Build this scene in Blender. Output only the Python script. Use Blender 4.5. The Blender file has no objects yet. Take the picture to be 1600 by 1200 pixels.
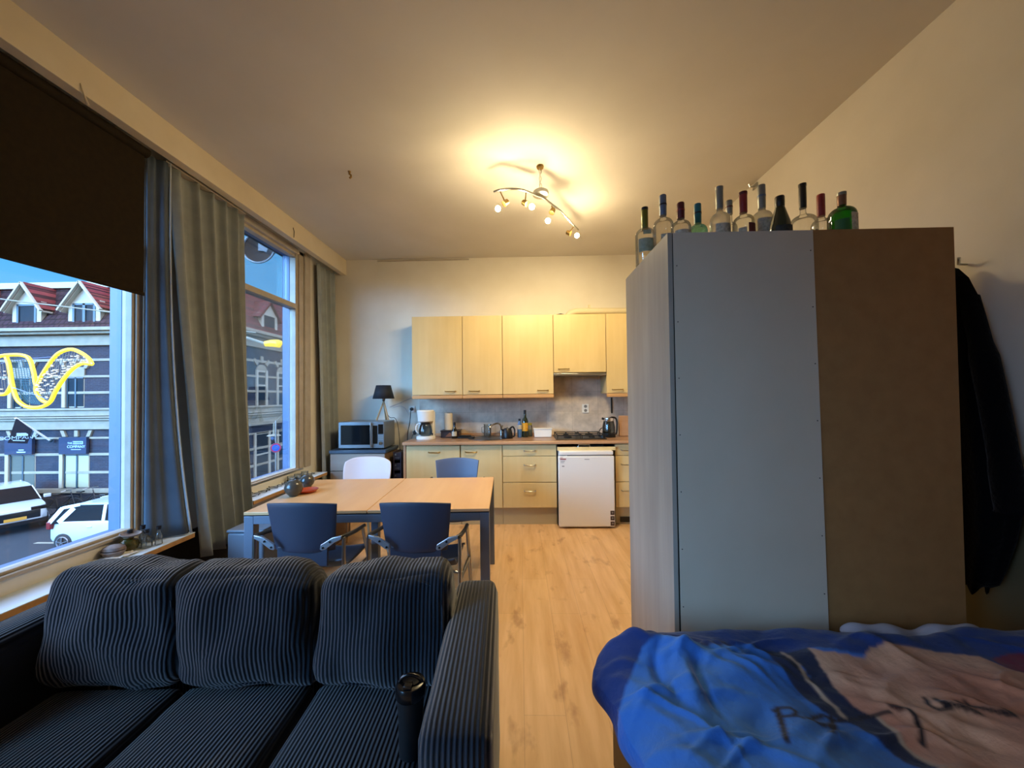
import bpy, bmesh, math, random
from mathutils import Vector, Matrix, noise
random.seed(7)
PI = math.pi
S = bpy.context.scene
COL = S.collection

# ------------------------------------------------------------------ camera
F = 577.0
cam_d = bpy.data.cameras.new('camera')
cam_d.sensor_width = 36.0
cam_d.lens = F * 36.0 / 1600.0
cam_d.clip_start = 0.02
cam_d.clip_end = 300
cam_d.shift_y = 8.0 / 1600.0
cam = bpy.data.objects.new('camera', cam_d)
COL.objects.link(cam)
EYE = Vector((0, 0, 1.46))
RC = (Matrix.Rotation(math.radians(1.3), 3, 'Z') @ Matrix.Rotation(math.radians(91.0), 3, 'X')
      @ Matrix.Rotation(math.radians(-0.65), 3, 'Z'))
cam.matrix_world = Matrix.Translation(EYE) @ RC.to_4x4()
S.camera = cam


def at(px, py, X=None, Y=None, Z=None):
    """the point of the plane X=, Y= or Z= that the photograph shows at a pixel (used to measure sizes)"""
    d = RC @ Vector(((px - 800) / F, -(py - 600) / F + 8.0 / F, -1.0))
    if Y is not None:
        t = (Y - EYE.y) / d.y
    elif X is not None:
        t = (X - EYE.x) / d.x
    else:
        t = (Z - EYE.z) / d.z
    return EYE + d * t


def pj(p):
    v = RC.transposed() @ (Vector(p) - EYE)
    return (800 + F * v.x / -v.z, 600 + 8 - F * v.y / -v.z)


# ------------------------------------------------------------------ materials
def lin(c):
    if isinstance(c, str):
        c = c.lstrip('#')
        c = [int(c[i:i + 2], 16) / 255 for i in (0, 2, 4)]
        c = [x / 12.92 if x <= .04045 else ((x + .055) / 1.055) ** 2.4 for x in c]
    return (c[0], c[1], c[2], 1.0)


def new_mat(name):
    m = bpy.data.materials.new(name)
    m.use_nodes = True
    nt = m.node_tree
    b = nt.nodes['Principled BSDF']
    return m, nt, b


def N(nt, typ, **kw):
    n = nt.nodes.new(typ)
    for k, v in kw.items():
        if k in n.inputs.keys() if isinstance(k, str) else False:
            n.inputs[k].default_value = v
        else:
            setattr(n, k, v)
    return n


def mapping(nt, scale=(1, 1, 1), rot=(0, 0, 0), coord='Object'):
    tc = nt.nodes.new('ShaderNodeTexCoord')
    mp = nt.nodes.new('ShaderNodeMapping')
    mp.inputs['Scale'].default_value = scale
    mp.inputs['Rotation'].default_value = rot
    nt.links.new(tc.outputs[coord], mp.inputs['Vector'])
    return mp


def noise_ramp(nt, mp, scale, c0, c1, detail=4, lo=.35, hi=.65, rough=.55):
    n = nt.nodes.new('ShaderNodeTexNoise')
    n.inputs['Scale'].default_value = scale
    n.inputs['Detail'].default_value = detail
    n.inputs['Roughness'].default_value = rough
    nt.links.new(mp.outputs[0], n.inputs['Vector'])
    r = nt.nodes.new('ShaderNodeValToRGB')
    r.color_ramp.elements[0].position = lo
    r.color_ramp.elements[1].position = hi
    r.color_ramp.elements[0].color = lin(c0)
    r.color_ramp.elements[1].color = lin(c1)
    nt.links.new(n.outputs['Fac'], r.inputs['Fac'])
    return n, r


def mat(name, col, rough=.5, metal=0.0, spec=.5, col2=None, nscale=8, bump=0.0, bscale=60, emit=None, estr=0,
        stretch=(1, 1, 1), coat=0, sheen=0):
    m, nt, b = new_mat(name)
    b.inputs['Base Color'].default_value = lin(col)
    b.inputs['Roughness'].default_value = rough
    b.inputs['Metallic'].default_value = metal
    b.inputs['Specular IOR Level'].default_value = spec
    if coat:
        b.inputs['Coat Weight'].default_value = coat
    if sheen:
        b.inputs['Sheen Weight'].default_value = sheen
    mp = None
    if col2 is not None or bump:
        mp = mapping(nt, stretch)
    if col2 is not None:
        n, r = noise_ramp(nt, mp, nscale, col, col2)
        nt.links.new(r.outputs[0], b.inputs['Base Color'])
    if bump:
        n2 = nt.nodes.new('ShaderNodeTexNoise')
        n2.inputs['Scale'].default_value = bscale
        n2.inputs['Detail'].default_value = 3
        nt.links.new(mp.outputs[0], n2.inputs['Vector'])
        bp = nt.nodes.new('ShaderNodeBump')
        bp.inputs['Strength'].default_value = bump
        bp.inputs['Distance'].default_value = .01
        nt.links.new(n2.outputs['Fac'], bp.inputs['Height'])
        nt.links.new(bp.outputs[0], b.inputs['Normal'])
    if emit:
        b.inputs['Emission Color'].default_value = lin(emit)
        b.inputs['Emission Strength'].default_value = estr
    return m


def glass(name, tint='#ffffff', edge='#8a9088', refl=.9, base=.04, milk=0.0, milk_col='#e8e4d8'):
    """clear hollow glass: lets light straight through, mirrors and darkens towards its rim"""
    m = bpy.data.materials.new(name)
    m.use_nodes = True
    nt = m.node_tree
    for n in list(nt.nodes):
        nt.nodes.remove(n)
    out = nt.nodes.new('ShaderNodeOutputMaterial')
    tr = nt.nodes.new('ShaderNodeBsdfTransparent')
    gl = nt.nodes.new('ShaderNodeBsdfGlossy')
    gl.inputs['Roughness'].default_value = .03
    mx = nt.nodes.new('ShaderNodeMixShader')
    lw = nt.nodes.new('ShaderNodeLayerWeight')
    lw.inputs['Blend'].default_value = .25
    rp = nt.nodes.new('ShaderNodeValToRGB')
    rp.color_ramp.elements[0].position = .25
    rp.color_ramp.elements[1].position = .95
    rp.color_ramp.elements[0].color = lin(tint)
    rp.color_ramp.elements[1].color = lin(edge)
    nt.links.new(lw.outputs['Facing'], rp.inputs['Fac'])
    nt.links.new(rp.outputs[0], tr.inputs['Color'])
    fr = nt.nodes.new('ShaderNodeMath')
    fr.operation = 'MULTIPLY_ADD'
    fr.inputs[1].default_value = refl
    fr.inputs[2].default_value = base
    nt.links.new(lw.outputs['Fresnel'], fr.inputs[0])
    nt.links.new(fr.outputs[0], mx.inputs[0])
    nt.links.new(tr.outputs[0], mx.inputs[1])
    nt.links.new(gl.outputs[0], mx.inputs[2])
    if milk:
        df = nt.nodes.new('ShaderNodeBsdfDiffuse')
        df.inputs['Color'].default_value = lin(milk_col)
        tl = nt.nodes.new('ShaderNodeBsdfTranslucent')
        tl.inputs['Color'].default_value = lin(milk_col)
        m1 = nt.nodes.new('ShaderNodeMixShader')
        m2 = nt.nodes.new('ShaderNodeMixShader')
        m2.inputs[0].default_value = milk
        nt.links.new(df.outputs[0], m1.inputs[1])
        nt.links.new(tl.outputs[0], m1.inputs[2])
        nt.links.new(mx.outputs[0], m2.inputs[1])
        nt.links.new(m1.outputs[0], m2.inputs[2])
        mx = m2
    nt.links.new(mx.outputs[0], out.inputs['Surface'])
    return m


def wood(name, c0, c1, axis='Z', rough=.45, grain=22, bump=.05, c_knot=None):
    m, nt, b = new_mat(name)
    sc = {'X': (.06, 1, 1), 'Y': (1, .06, 1), 'Z': (1, 1, .06)}[axis]
    mp = mapping(nt, sc)
    n, r = noise_ramp(nt, mp, grain, c0, c1, detail=6, lo=.3, hi=.7, rough=.6)
    mp2 = mapping(nt, tuple(.35 if s < 1 else 1 for s in sc))
    n2, r2 = noise_ramp(nt, mp2, 3.5, c0, c1, detail=3)
    mx = nt.nodes.new('ShaderNodeMixRGB')
    mx.inputs[0].default_value = .45
    nt.links.new(r.outputs[0], mx.inputs[1])
    nt.links.new(r2.outputs[0], mx.inputs[2])
    nt.links.new(mx.outputs[0], b.inputs['Base Color'])
    b.inputs['Roughness'].default_value = rough
    if bump:
        bp = nt.nodes.new('ShaderNodeBump')
        bp.inputs['Strength'].default_value = bump
        bp.inputs['Distance'].default_value = .003
        nt.links.new(n.outputs['Fac'], bp.inputs['Height'])
        nt.links.new(bp.outputs[0], b.inputs['Normal'])
    return m


def laminate_floor():
    m, nt, b = new_mat('laminate planks')
    mp = mapping(nt, (1, 1, 1), (0, 0, PI / 2))
    br = nt.nodes.new('ShaderNodeTexBrick')
    br.offset = .37
    br.inputs['Scale'].default_value = 1.0
    br.inputs['Mortar Size'].default_value = .0012
    br.inputs['Mortar Smooth'].default_value = .3
    br.inputs['Brick Width'].default_value = 1.25
    br.inputs['Row Height'].default_value = .19
    br.inputs['Color1'].default_value = lin('#dcb07c')
    br.inputs['Color2'].default_value = lin('#d0a26c')
    br.inputs['Mortar'].default_value = lin('#95704a')
    nt.links.new(mp.outputs[0], br.inputs['Vector'])
    mp2 = mapping(nt, (1, .10, 1))
    n, r = noise_ramp(nt, mp2, 16, '#b98c5c', '#e6c196', detail=6, lo=.3, hi=.68)
    mp3 = mapping(nt, (1, .5, 1))
    n3, r3 = noise_ramp(nt, mp3, 7, '#8f6239', '#ffffff', detail=4, lo=.30, hi=.42)
    mx = nt.nodes.new('ShaderNodeMixRGB')
    mx.inputs[0].default_value = .5
    nt.links.new(br.outputs['Color'], mx.inputs[1])
    nt.links.new(r.outputs[0], mx.inputs[2])
    mu = nt.nodes.new('ShaderNodeMixRGB')
    mu.blend_type = 'MULTIPLY'
    mu.inputs[0].default_value = .45
    nt.links.new(mx.outputs[0], mu.inputs[1])
    nt.links.new(r3.outputs[0], mu.inputs[2])
    nt.links.new(mu.outputs[0], b.inputs['Base Color'])
    b.inputs['Roughness'].default_value = .38
    bp = nt.nodes.new('ShaderNodeBump')
    bp.inputs['Strength'].default_value = .25
    bp.inputs['Distance'].default_value = .002
    bp.invert = True
    nt.links.new(br.outputs['Fac'], bp.inputs['Height'])
    nt.links.new(bp.outputs[0], b.inputs['Normal'])
    return m


def brick(name, c1, c2, mortar, w, h, rough=.8, mortar_size=.012, coord_rot=(PI / 2, 0, 0), bump=.4, off=.5, noise_mul=.5):
    m, nt, b = new_mat(name)
    mp = mapping(nt, (1, 1, 1), coord_rot)
    br = nt.nodes.new('ShaderNodeTexBrick')
    br.offset = off
    br.inputs['Scale'].default_value = 1.0
    br.inputs['Mortar Size'].default_value = mortar_size
    br.inputs['Brick Width'].default_value = w
    br.inputs['Row Height'].default_value = h
    br.inputs['Color1'].default_value = lin(c1)
    br.inputs['Color2'].default_value = lin(c2)
    br.inputs['Mortar'].default_value = lin(mortar)
    nt.links.new(mp.outputs[0], br.inputs['Vector'])
    mp2 = mapping(nt)
    n, r = noise_ramp(nt, mp2, 6, '#b0b0b0', '#ffffff', detail=6, lo=.3, hi=.7)
    mu = nt.nodes.new('ShaderNodeMixRGB')
    mu.blend_type = 'MULTIPLY'
    mu.inputs[0].default_value = noise_mul
    nt.links.new(br.outputs['Color'], mu.inputs[1])
    nt.links.new(r.outputs[0], mu.inputs[2])
    nt.links.new(mu.outputs[0], b.inputs['Base Color'])
    b.inputs['Roughness'].default_value = rough
    b.inputs['Specular IOR Level'].default_value = .5 if rough < .6 else .1
    if bump:
        bp = nt.nodes.new('ShaderNodeBump')
        bp.inputs['Strength'].default_value = bump
        bp.inputs['Distance'].default_value = .004
        bp.invert = True
        nt.links.new(br.outputs['Fac'], bp.inputs['Height'])
        nt.links.new(bp.outputs[0], b.inputs['Normal'])
    return m


def corduroy(name, col, col2, pitch=.0125):
    m, nt, b = new_mat(name)
    mp = mapping(nt)
    wv = nt.nodes.new('ShaderNodeTexWave')
    wv.wave_type = 'BANDS'
    wv.bands_direction = 'X'
    wv.wave_profile = 'SIN'
    wv.inputs['Scale'].default_value = 2 * PI / (20 * pitch)
    wv.inputs['Distortion'].default_value = .35
    wv.inputs['Detail'].default_value = 1
    wv.inputs['Detail Scale'].default_value = .6
    nt.links.new(mp.outputs[0], wv.inputs['Vector'])
    n, r = noise_ramp(nt, mp, 5, col, col2, detail=5)
    groove_shade = nt.nodes.new('ShaderNodeValToRGB')  # shade between the ribs painted in as darker grooves
    groove_shade.color_ramp.elements[0].position = .02
    groove_shade.color_ramp.elements[1].position = .5
    groove_shade.color_ramp.elements[0].color = (.30, .30, .32, 1)
    groove_shade.color_ramp.elements[1].color = (1, 1, 1, 1)
    nt.links.new(wv.outputs['Fac'], groove_shade.inputs['Fac'])
    mu = nt.nodes.new('ShaderNodeMixRGB')
    mu.blend_type = 'MULTIPLY'
    mu.inputs[0].default_value = 1
    nt.links.new(r.outputs[0], mu.inputs[1])
    nt.links.new(groove_shade.outputs[0], mu.inputs[2])
    nt.links.new(mu.outputs[0], b.inputs['Base Color'])
    b.inputs['Roughness'].default_value = .95
    b.inputs['Specular IOR Level'].default_value = .1
    b.inputs['Sheen Weight'].default_value = .35
    b.inputs['Sheen Roughness'].default_value = .5
    bp = nt.nodes.new('ShaderNodeBump')
    bp.inputs['Strength'].default_value = 1
    bp.inputs['Distance'].default_value = .004
    nt.links.new(wv.outputs['Fac'], bp.inputs['Height'])
    nt.links.new(bp.outputs[0], b.inputs['Normal'])
    return m


def vcol(name, layer='print', rough=.8):
    m, nt, b = new_mat(name)
    a = nt.nodes.new('ShaderNodeVertexColor')
    a.layer_name = layer
    nt.links.new(a.outputs[0], b.inputs['Base Color'])
    b.inputs['Roughness'].default_value = rough
    b.inputs['Specular IOR Level'].default_value = .25
    b.inputs['Sheen Weight'].default_value = .15
    mp = mapping(nt)
    n2 = nt.nodes.new('ShaderNodeTexNoise')
    n2.inputs['Scale'].default_value = 26
    n2.inputs['Detail'].default_value = 6
    nt.links.new(mp.outputs[0], n2.inputs['Vector'])
    bp = nt.nodes.new('ShaderNodeBump')
    bp.inputs['Strength'].default_value = .35
    bp.inputs['Distance'].default_value = .02
    nt.links.new(n2.outputs['Fac'], bp.inputs['Height'])
    nt.links.new(bp.outputs[0], b.inputs['Normal'])
    return m


M = {}
M['plaster'] = mat('cream wall paint', '#e2dccf', .85, col2='#dcd5c6', nscale=2.5, bump=.06, bscale=30, spec=.2)
M['plaster_right'] = mat('beige wall paint', '#ded7cb', .85, col2='#d6cfc2', nscale=2.0, bump=.06, bscale=30, spec=.2)
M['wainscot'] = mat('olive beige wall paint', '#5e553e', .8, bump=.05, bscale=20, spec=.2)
M['ceiling'] = mat('ceiling paint', '#d3cfc8', .9, col2='#cdc9c1', nscale=1.5, bump=.04, bscale=25, spec=.15)
M['beam'] = mat('beam paint', '#d8cbb0', .7, col2='#d2c4a8', nscale=4, bump=.04, bscale=18, spec=.3)
M['rear'] = mat('rear room paint', '#c8c0b2', .9, spec=.1)
M['frame'] = mat('window frame paint', '#b8ad9c', .5, col2='#aca08e', nscale=9, bump=.06, bscale=20)
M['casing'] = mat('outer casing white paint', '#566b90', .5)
M['sill'] = mat('white sill top', '#dfeaf2', .45, col2='#d4e0e8', nscale=6)
M['sill_edge'] = mat('wooden sill edge', '#b98d57', .55, col2='#a87b47', nscale=20)
M['floor'] = laminate_floor()
M['pane'] = glass('window glass', '#f6fbff', '#c8dbe8', refl=.4, base=.01)
M['maple'] = wood('maple laminate', '#cbb27c', '#dcc590', 'Z', .42, 9, .02)
M['maple_x'] = wood('maple laminate horizontal', '#cbb27c', '#dcc590', 'Z', .42, 9, .02)
M['plinth'] = wood('plinth laminate', '#a89a78', '#b8aa88', 'X', .5, 8, .02)
M['pelmet'] = wood('pelmet wood', '#b98d5a', '#c79c68', 'X', .5, 14, .02)
M['worktop'] = wood('worktop laminate', '#8d6b50', '#a37f60', 'X', .3, 30, .03)
M['worktop_edge'] = wood('worktop edge', '#a9805a', '#bd9370', 'X', .35, 20, .02)
M['table'] = wood('beech table top', '#cf9f6c', '#deb382', 'Y', .33, 10, .02)
M['steel'] = mat('brushed steel', '#b9b9b6', .28, metal=1, bump=.02, bscale=120)
M['chrome'] = mat('chrome', '#d7d7d5', .12, metal=1)
M['brass'] = mat('dull brass', '#a78a55', .3, metal=1)
M['alu'] = mat('grey metal paint', '#6c7686', .42, metal=.25)
M['arm_alu'] = mat('cast aluminium', '#aeb6c0', .32, metal=.75)
M['chair_blue'] = mat('navy plastic', '#2d3547', .5, bump=.04, bscale=300)
M['chair_grey'] = mat('slate blue plastic', '#576076', .5, bump=.04, bscale=300)
M['chair_white'] = mat('white plastic', '#e8e2ea', .35)
M['black'] = mat('black plastic', '#0c0c0e', .35)
M['black_rough'] = mat('black cast iron', '#0a0a0b', .65, bump=.1, bscale=80)
M['white'] = mat('white plastic casing', '#e6e4de', .4)
M['fridge'] = mat('white enamel', '#dedad2', .32)
M['tiles'] = brick('marbled wall tiles', '#e2d2bf', '#d8c6b2', '#bfae9c', .33, .25, .35, .002, (PI / 2, 0, 0), .15, .0, .8)
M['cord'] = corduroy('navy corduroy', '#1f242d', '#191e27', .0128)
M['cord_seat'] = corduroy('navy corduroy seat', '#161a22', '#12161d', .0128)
M['curtain'] = mat('grey green curtain', '#969c9a', .9, col2='#8c9290', nscale=10, bump=.12, bscale=350, sheen=.3, spec=.1)
M['curtain2'] = mat('blue grey curtain lining', '#5a6470', .9, col2='#525c68', nscale=6, bump=.1, bscale=300, spec=.1)
M['hem'] = mat('pale curtain hem', '#b9c2c8', .8)
M['blind'] = mat('dark brown blackout blind', '#2a2114', .85, col2='#241c11', nscale=30, bump=.06, bscale=250, spec=.15)
M['ward_side'] = wood('washed grey oak', '#8d8478', '#a9a093', 'Z', .55, 13, .06)
M['ward_white'] = mat('grey white hardboard', '#c8b8a2', .6, col2='#c2b29c', nscale=3)
M['ward_brown'] = mat('raw brown hardboard', '#9c7040', .75, col2='#93683a', nscale=14, bump=.05, bscale=200)
M['dark'] = mat('black shadow gap', '#0a0a0a', .8)
M['coat'] = mat('black wool', '#08080a', .95, bump=.5, bscale=60, sheen=.05, spec=.05)
M['sheet'] = mat('white cotton sheet', '#a6aab8', .85, bump=.1, bscale=40)
M['bed_wood'] = wood('dark bed wood', '#4a3524', '#5c4430', 'Y', .5, 14, .03)
M['duvet'] = vcol('printed cotton duvet cover')
M['print'] = M['duvet']
M['clear'] = glass('clear bottle glass', '#fbfbf6', '#b4b6ac', refl=.8, base=.05, milk=.06)
M['clear_warm'] = glass('frosted bottle glass', '#f0ece0', '#b0aa98', refl=.7, base=.06, milk=.30)
M['aqua'] = glass('aqua bottle glass', '#c4ecdc', '#6fae9c', refl=.8, base=.06, milk=.14, milk_col='#a8e0cc')
M['green'] = glass('green bottle glass', '#3fa83a', '#0f4a14', refl=.8, base=.06)
M['darkgreen'] = mat('dark green glass', '#12210f', .12, spec=.8)
M['smoke'] = glass('smoky glass', '#8a908e', '#22282a', refl=.9, base=.06)
M['jar_glass'] = glass('small jar glass', '#eef2f2', '#a8b4ba', refl=.9, base=.08, milk=.05)
M['c_olive'] = mat('olive foil', '#6f6a22', .35, metal=.4)
M['c_black'] = mat('black cap', '#101014', .35)
M['c_bluegrey'] = mat('blue grey foil', '#6a7790', .35, metal=.4)
M['c_dred'] = mat('dark red cap', '#5c1620', .4, metal=.2)
M['c_red'] = mat('red cap', '#8c1c22', .4)
M['c_teal'] = mat('teal cap', '#0f6a72', .4)
M['c_grey'] = mat('grey cap', '#8a8a84', .35, metal=.4)
M['c_brown'] = mat('brown foil cap', '#7d5540', .35, metal=.3)
M['l_white'] = mat('off white label', '#c8bda8', .7, col2='#9c9482', nscale=90)
M['l_red'] = mat('dark red label', '#5e1c1e', .7)
M['l_black'] = mat('black label', '#1a1a1c', .7, col2='#33332f', nscale=90)
M['l_green'] = mat('green label', '#1f5a24', .6)
M['l_olive'] = mat('olive label', '#8a8d72', .6, col2='#a5a68e', nscale=60)
M['l_yellow'] = mat('yellow label', '#d9a324', .6, col2='#b97d1c', nscale=60)
M['l_blue'] = mat('blue bottle plastic', '#4a6f9e', .25)
M['bulb'] = mat('lit bulb', '#fff3d8', .4, emit='#ffd27a', estr=1)
M['ledge'] = mat('yellow led tube', '#6a5a10', .5, emit='#ffdc30', estr=1.8)
M['net'] = mat('white decoration mesh', '#6a655c', .7)
M['net_lit'] = mat('warm fairy lights', '#6a655c', .5, emit='#fff0d8', estr=.75)
M['net_teal'] = mat('teal decoration mesh', '#14505f', .7)
M['asphalt'] = mat('asphalt', '#1c2630', .85, col2='#18212b', nscale=2, bump=.2, bscale=30)
M['pavers'] = mat('sidewalk', '#4a4c50', .85, col2='#404246', nscale=2)
M['brickA'] = brick('dark blue brick', '#2e3644', '#28303d', '#424955', .24, .075, .8, .008, (PI / 2, 0, 0), .2)
M['brickB'] = brick('dark blue brick side', '#2e3644', '#28303d', '#424955', .24, .075, .8, .008, (PI / 2, 0, PI / 2), .2)
M['stone'] = mat('cream stone', '#8c8a7a', .8, col2='#807e70', nscale=3)
M['stone_d'] = mat('grey stone edge', '#5a5d5a', .75)
M['rooftile'] = brick('old brown roof tiles', '#3c2a32', '#30222a', '#161016', .24, .26, .75, .03, (PI / 2, 0, 0), .8)
M['redtile'] = brick('red roof tiles', '#80383a', '#6e2e30', '#361a1e', .24, .28, .7, .03, (PI / 2, 0, PI / 2), .8)
M['redtileX'] = brick('red roof tiles front', '#6a3036', '#5a282e', '#341a1e', .24, .28, .7, .03, (PI / 2, 0, PI / 2), .8)
M['wframe'] = mat('cream window paint', '#a09f90', .5)
M['dframe'] = mat('dark blue window paint', '#1d3a48', .45)
M['wglass'] = mat('building window glass', '#1a2832', .5, spec=.05)
M['wlit'] = mat('lit shop window', '#8a9484', .3, emit='#d8e6b8', estr=.25)
M['wlit_dim'] = mat('shop window interior', '#4a5654', .2, emit='#a8b490', estr=.12)
M['signblue'] = mat('grey blue sign board', '#2a3850', .6, spec=.1)
M['flag'] = mat('navy flag cloth', '#0b1626', .8)
M['letter'] = mat('pale blue sign lettering', '#a8d0f0', .6)
M['carwhite'] = mat('white car paint', '#aab8c0', .25, coat=.6)
M['carglass'] = mat('dark car glass', '#0b1016', .5, spec=.05)
M['tyre'] = mat('tyre rubber', '#121416', .8)
M['rim'] = mat('alloy rim', '#8a9098', .3, metal=.8)
M['plate'] = mat('yellow number plate', '#c79a3a', .5)
M['tail'] = mat('red tail lamp', '#6a1418', .3)
M['dish'] = mat('weathered white dish', '#7a8286', .5)
M['dish_in'] = mat('rusty brown dish back', '#160e0c', .9)
M['pot'] = mat('dark glazed ceramic', '#4a4640', .18, col2='#3d3a36', nscale=6)
M['pot_green'] = mat('green brown glazed ceramic', '#3a3a1c', .2, col2='#5c4a1e', nscale=30)
M['shell'] = mat('shell grey ceramic', '#6a5a54', .5, col2='#8a7a70', nscale=30)
M['orange'] = mat('orange red glazed dish', '#b2441c', .35)
M['paper'] = mat('white paper', '#d8d8d4', .8, bump=.3, bscale=30)
M['card'] = mat('cardboard', '#6f5640', .8)
M['greybox'] = mat('grey plastic box', '#7d8490', .5)
M['glaze_dark'] = mat('dark tray', '#2a1612', .4)
M['terracotta'] = mat('terracotta pattern', '#8a5a3c', .6)
M['mw'] = mat('microwave steel', '#8a9096', .3, metal=.7)
M['mw_glass'] = mat('microwave door glass', '#060a0e', .1, spec=.8)
M['cab_top'] = mat('dark blue grey cabinet top', '#3e4c5c', .35)
M['cab_front'] = wood('grey brown oak front', '#8a7c70', '#9a8c80', 'X', .5, 12, .03)
M['cab_side'] = wood('brown oak side', '#7d6244', '#6f5539', 'Z', .5, 12, .03)
M['lamp_shade'] = mat('black lamp shade', '#15161e', .8)
M['lamp_wood'] = mat('pale wood legs', '#a58a66', .5)
M['cable'] = mat('dark cable', '#1a1a1a', .5)
M['cable_w'] = mat('white cable', '#b8bcc4', .5)
M['purple'] = mat('dark plum plastic', '#2a1c26', .4)
M['towel'] = mat('paper towel', '#d8cdb8', .85, bump=.1, bscale=40)
M['tumbler'] = mat('gloss black tumbler', '#050507', .22, spec=.6)
M['tumbler_m'] = mat('matt black tumbler', '#060608', .5)
M['pipe'] = mat('cream flue pipe', '#d8cba8', .5)
M['red'] = mat('sign red', '#b8283c', .5)
M['blue'] = mat('sign blue', '#1f58c0', .5)
M['stk_dark'] = mat('sticker dark brown', '#3a2420', .6)
M['stk_red'] = mat('sticker red text', '#8a3a30', .6)
M['grey'] = mat('grey print', '#77756f', .6)
M['bike'] = mat('dark bicycle paint', '#1c2026', .4)
M['pole_white'] = mat('white pole paint', '#eef4f8', .5)
M['sink'] = mat('dull sink steel', '#5c5854', .35, metal=.85)
M['dark_sheet'] = mat('added dark sheet', '#1a120c', .8)
M['jade'] = mat('olive green jar', '#8f8f3a', .3)


# ------------------------------------------------------------------ mesh helpers
class MB:
    def __init__(self):
        self.bm = bmesh.new()
        self.mi = 0

    def _tag(self, faces):
        for f in faces:
            f.material_index = self.mi
        return self

    def box(self, x0, x1, y0, y1, z0, z1):
        v = [self.bm.verts.new((x, y, z)) for x in (x0, x1) for y in (y0, y1) for z in (z0, z1)]
        idx = [(0, 1, 3, 2), (4, 6, 7, 5), (0, 4, 5, 1), (2, 3, 7, 6), (0, 2, 6, 4), (1, 5, 7, 3)]
        return self._tag([self.bm.faces.new([v[i] for i in q]) for q in idx])

    def obox(self, c, ax, ay, az):
        """box from centre and three half-axis vectors"""
        c, ax, ay, az = map(Vector, (c, ax, ay, az))
        v = [self.bm.verts.new(c + ax * i + ay * j + az * k) for i in (-1, 1) for j in (-1, 1) for k in (-1, 1)]
        idx = [(0, 1, 3, 2), (4, 6, 7, 5), (0, 4, 5, 1), (2, 3, 7, 6), (0, 2, 6, 4), (1, 5, 7, 3)]
        return self._tag([self.bm.faces.new([v[i] for i in q]) for q in idx])

    def bar(self, p, q, w, h=None, up=(0, 0, 1)):
        p, q = Vector(p), Vector(q)
        h = w if h is None else h
        d = (q - p)
        n = d.normalized()
        up = Vector(up)
        if abs(n.dot(up)) > .99:
            up = Vector((0, 1, 0))
        s = n.cross(up).normalized()
        t = s.cross(n)
        return self.obox((p + q) / 2, d / 2, s * w / 2, t * h / 2)

    def cyl(self, p, q, r0, r1=None, seg=16, caps=True):
        r1 = r0 if r1 is None else r1
        return self.tube([p, q], [r0, r1], seg, caps)

    def tube(self, pts, r, seg=10, caps=True, closed=False):
        pts = [Vector(p) for p in pts]
        n = len(pts)
        rs = r if isinstance(r, (list, tuple)) else [r] * n
        rings = []
        ref = None
        for i, p in enumerate(pts):
            if closed:
                d = pts[(i + 1) % n] - pts[i - 1]
            elif i == 0:
                d = pts[1] - p
            elif i == n - 1:
                d = p - pts[i - 1]
            else:
                d = (pts[i + 1] - p).normalized() + (p - pts[i - 1]).normalized()
            if d.length < 1e-9:
                d = Vector((0, 0, 1))
            d.normalize()
            if ref is None:
                ref = d.orthogonal().normalized()
            else:
                ref = (ref - d * ref.dot(d))
                ref = ref.normalized() if ref.length > 1e-6 else d.orthogonal().normalized()
            b = d.cross(ref)
            rings.append([self.bm.verts.new(p + (ref * math.cos(2 * PI * k / seg) + b * math.sin(2 * PI * k / seg)) * rs[i])
                          for k in range(seg)])
        fs = []
        m = n if closed else n - 1
        for i in range(m):
            a, b2 = rings[i], rings[(i + 1) % n]
            for k in range(seg):
                fs.append(self.bm.faces.new((a[k], a[(k + 1) % seg], b2[(k + 1) % seg], b2[k])))
        if caps and not closed:
            fs.append(self.bm.faces.new(rings[0][::-1]))
            fs.append(self.bm.faces.new(rings[-1]))
        return self._tag(fs)

    def lathe(self, prof, c=(0, 0, 0), seg=24, axis='Z', caps=True, sx=1, sy=1):
        c = Vector(c)
        rings = []
        for r, z in prof:
            ring = []
            for k in range(seg):
                a = 2 * PI * k / seg
                u, v = r * math.cos(a) * sx, r * math.sin(a) * sy
                o = {'Z': (u, v, z), 'Y': (u, z, v), 'X': (z, u, v)}[axis]
                ring.append(self.bm.verts.new(c + Vector(o)))
            rings.append(ring)
        fs = []
        for i in range(len(rings) - 1):
            a, b = rings[i], rings[i + 1]
            for k in range(seg):
                fs.append(self.bm.faces.new((a[k], a[(k + 1) % seg], b[(k + 1) % seg], b[k])))
        if caps:
            if prof[0][0] > 1e-5:
                fs.append(self.bm.faces.new(rings[0][::-1]))
            if prof[-1][0] > 1e-5:
                fs.append(self.bm.faces.new(rings[-1]))
        return self._tag(fs)

    def ball(self, c, r, seg=20, rings=12, s=(1, 1, 1)):
        prof = [(r * math.sin(PI * i / rings) + 1e-6, -r * math.cos(PI * i / rings)) for i in range(rings + 1)]
        c = Vector(c)
        rr = []
        for pr, z in prof:
            rr.append([self.bm.verts.new(c + Vector((pr * math.cos(2 * PI * k / seg) * s[0], pr * math.sin(2 * PI * k / seg) * s[1], z * s[2])))
                       for k in range(seg)])
        fs = []
        for i in range(rings):
            for k in range(seg):
                fs.append(self.bm.faces.new((rr[i][k], rr[i][(k + 1) % seg], rr[i + 1][(k + 1) % seg], rr[i + 1][k])))
        return self._tag(fs)

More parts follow.
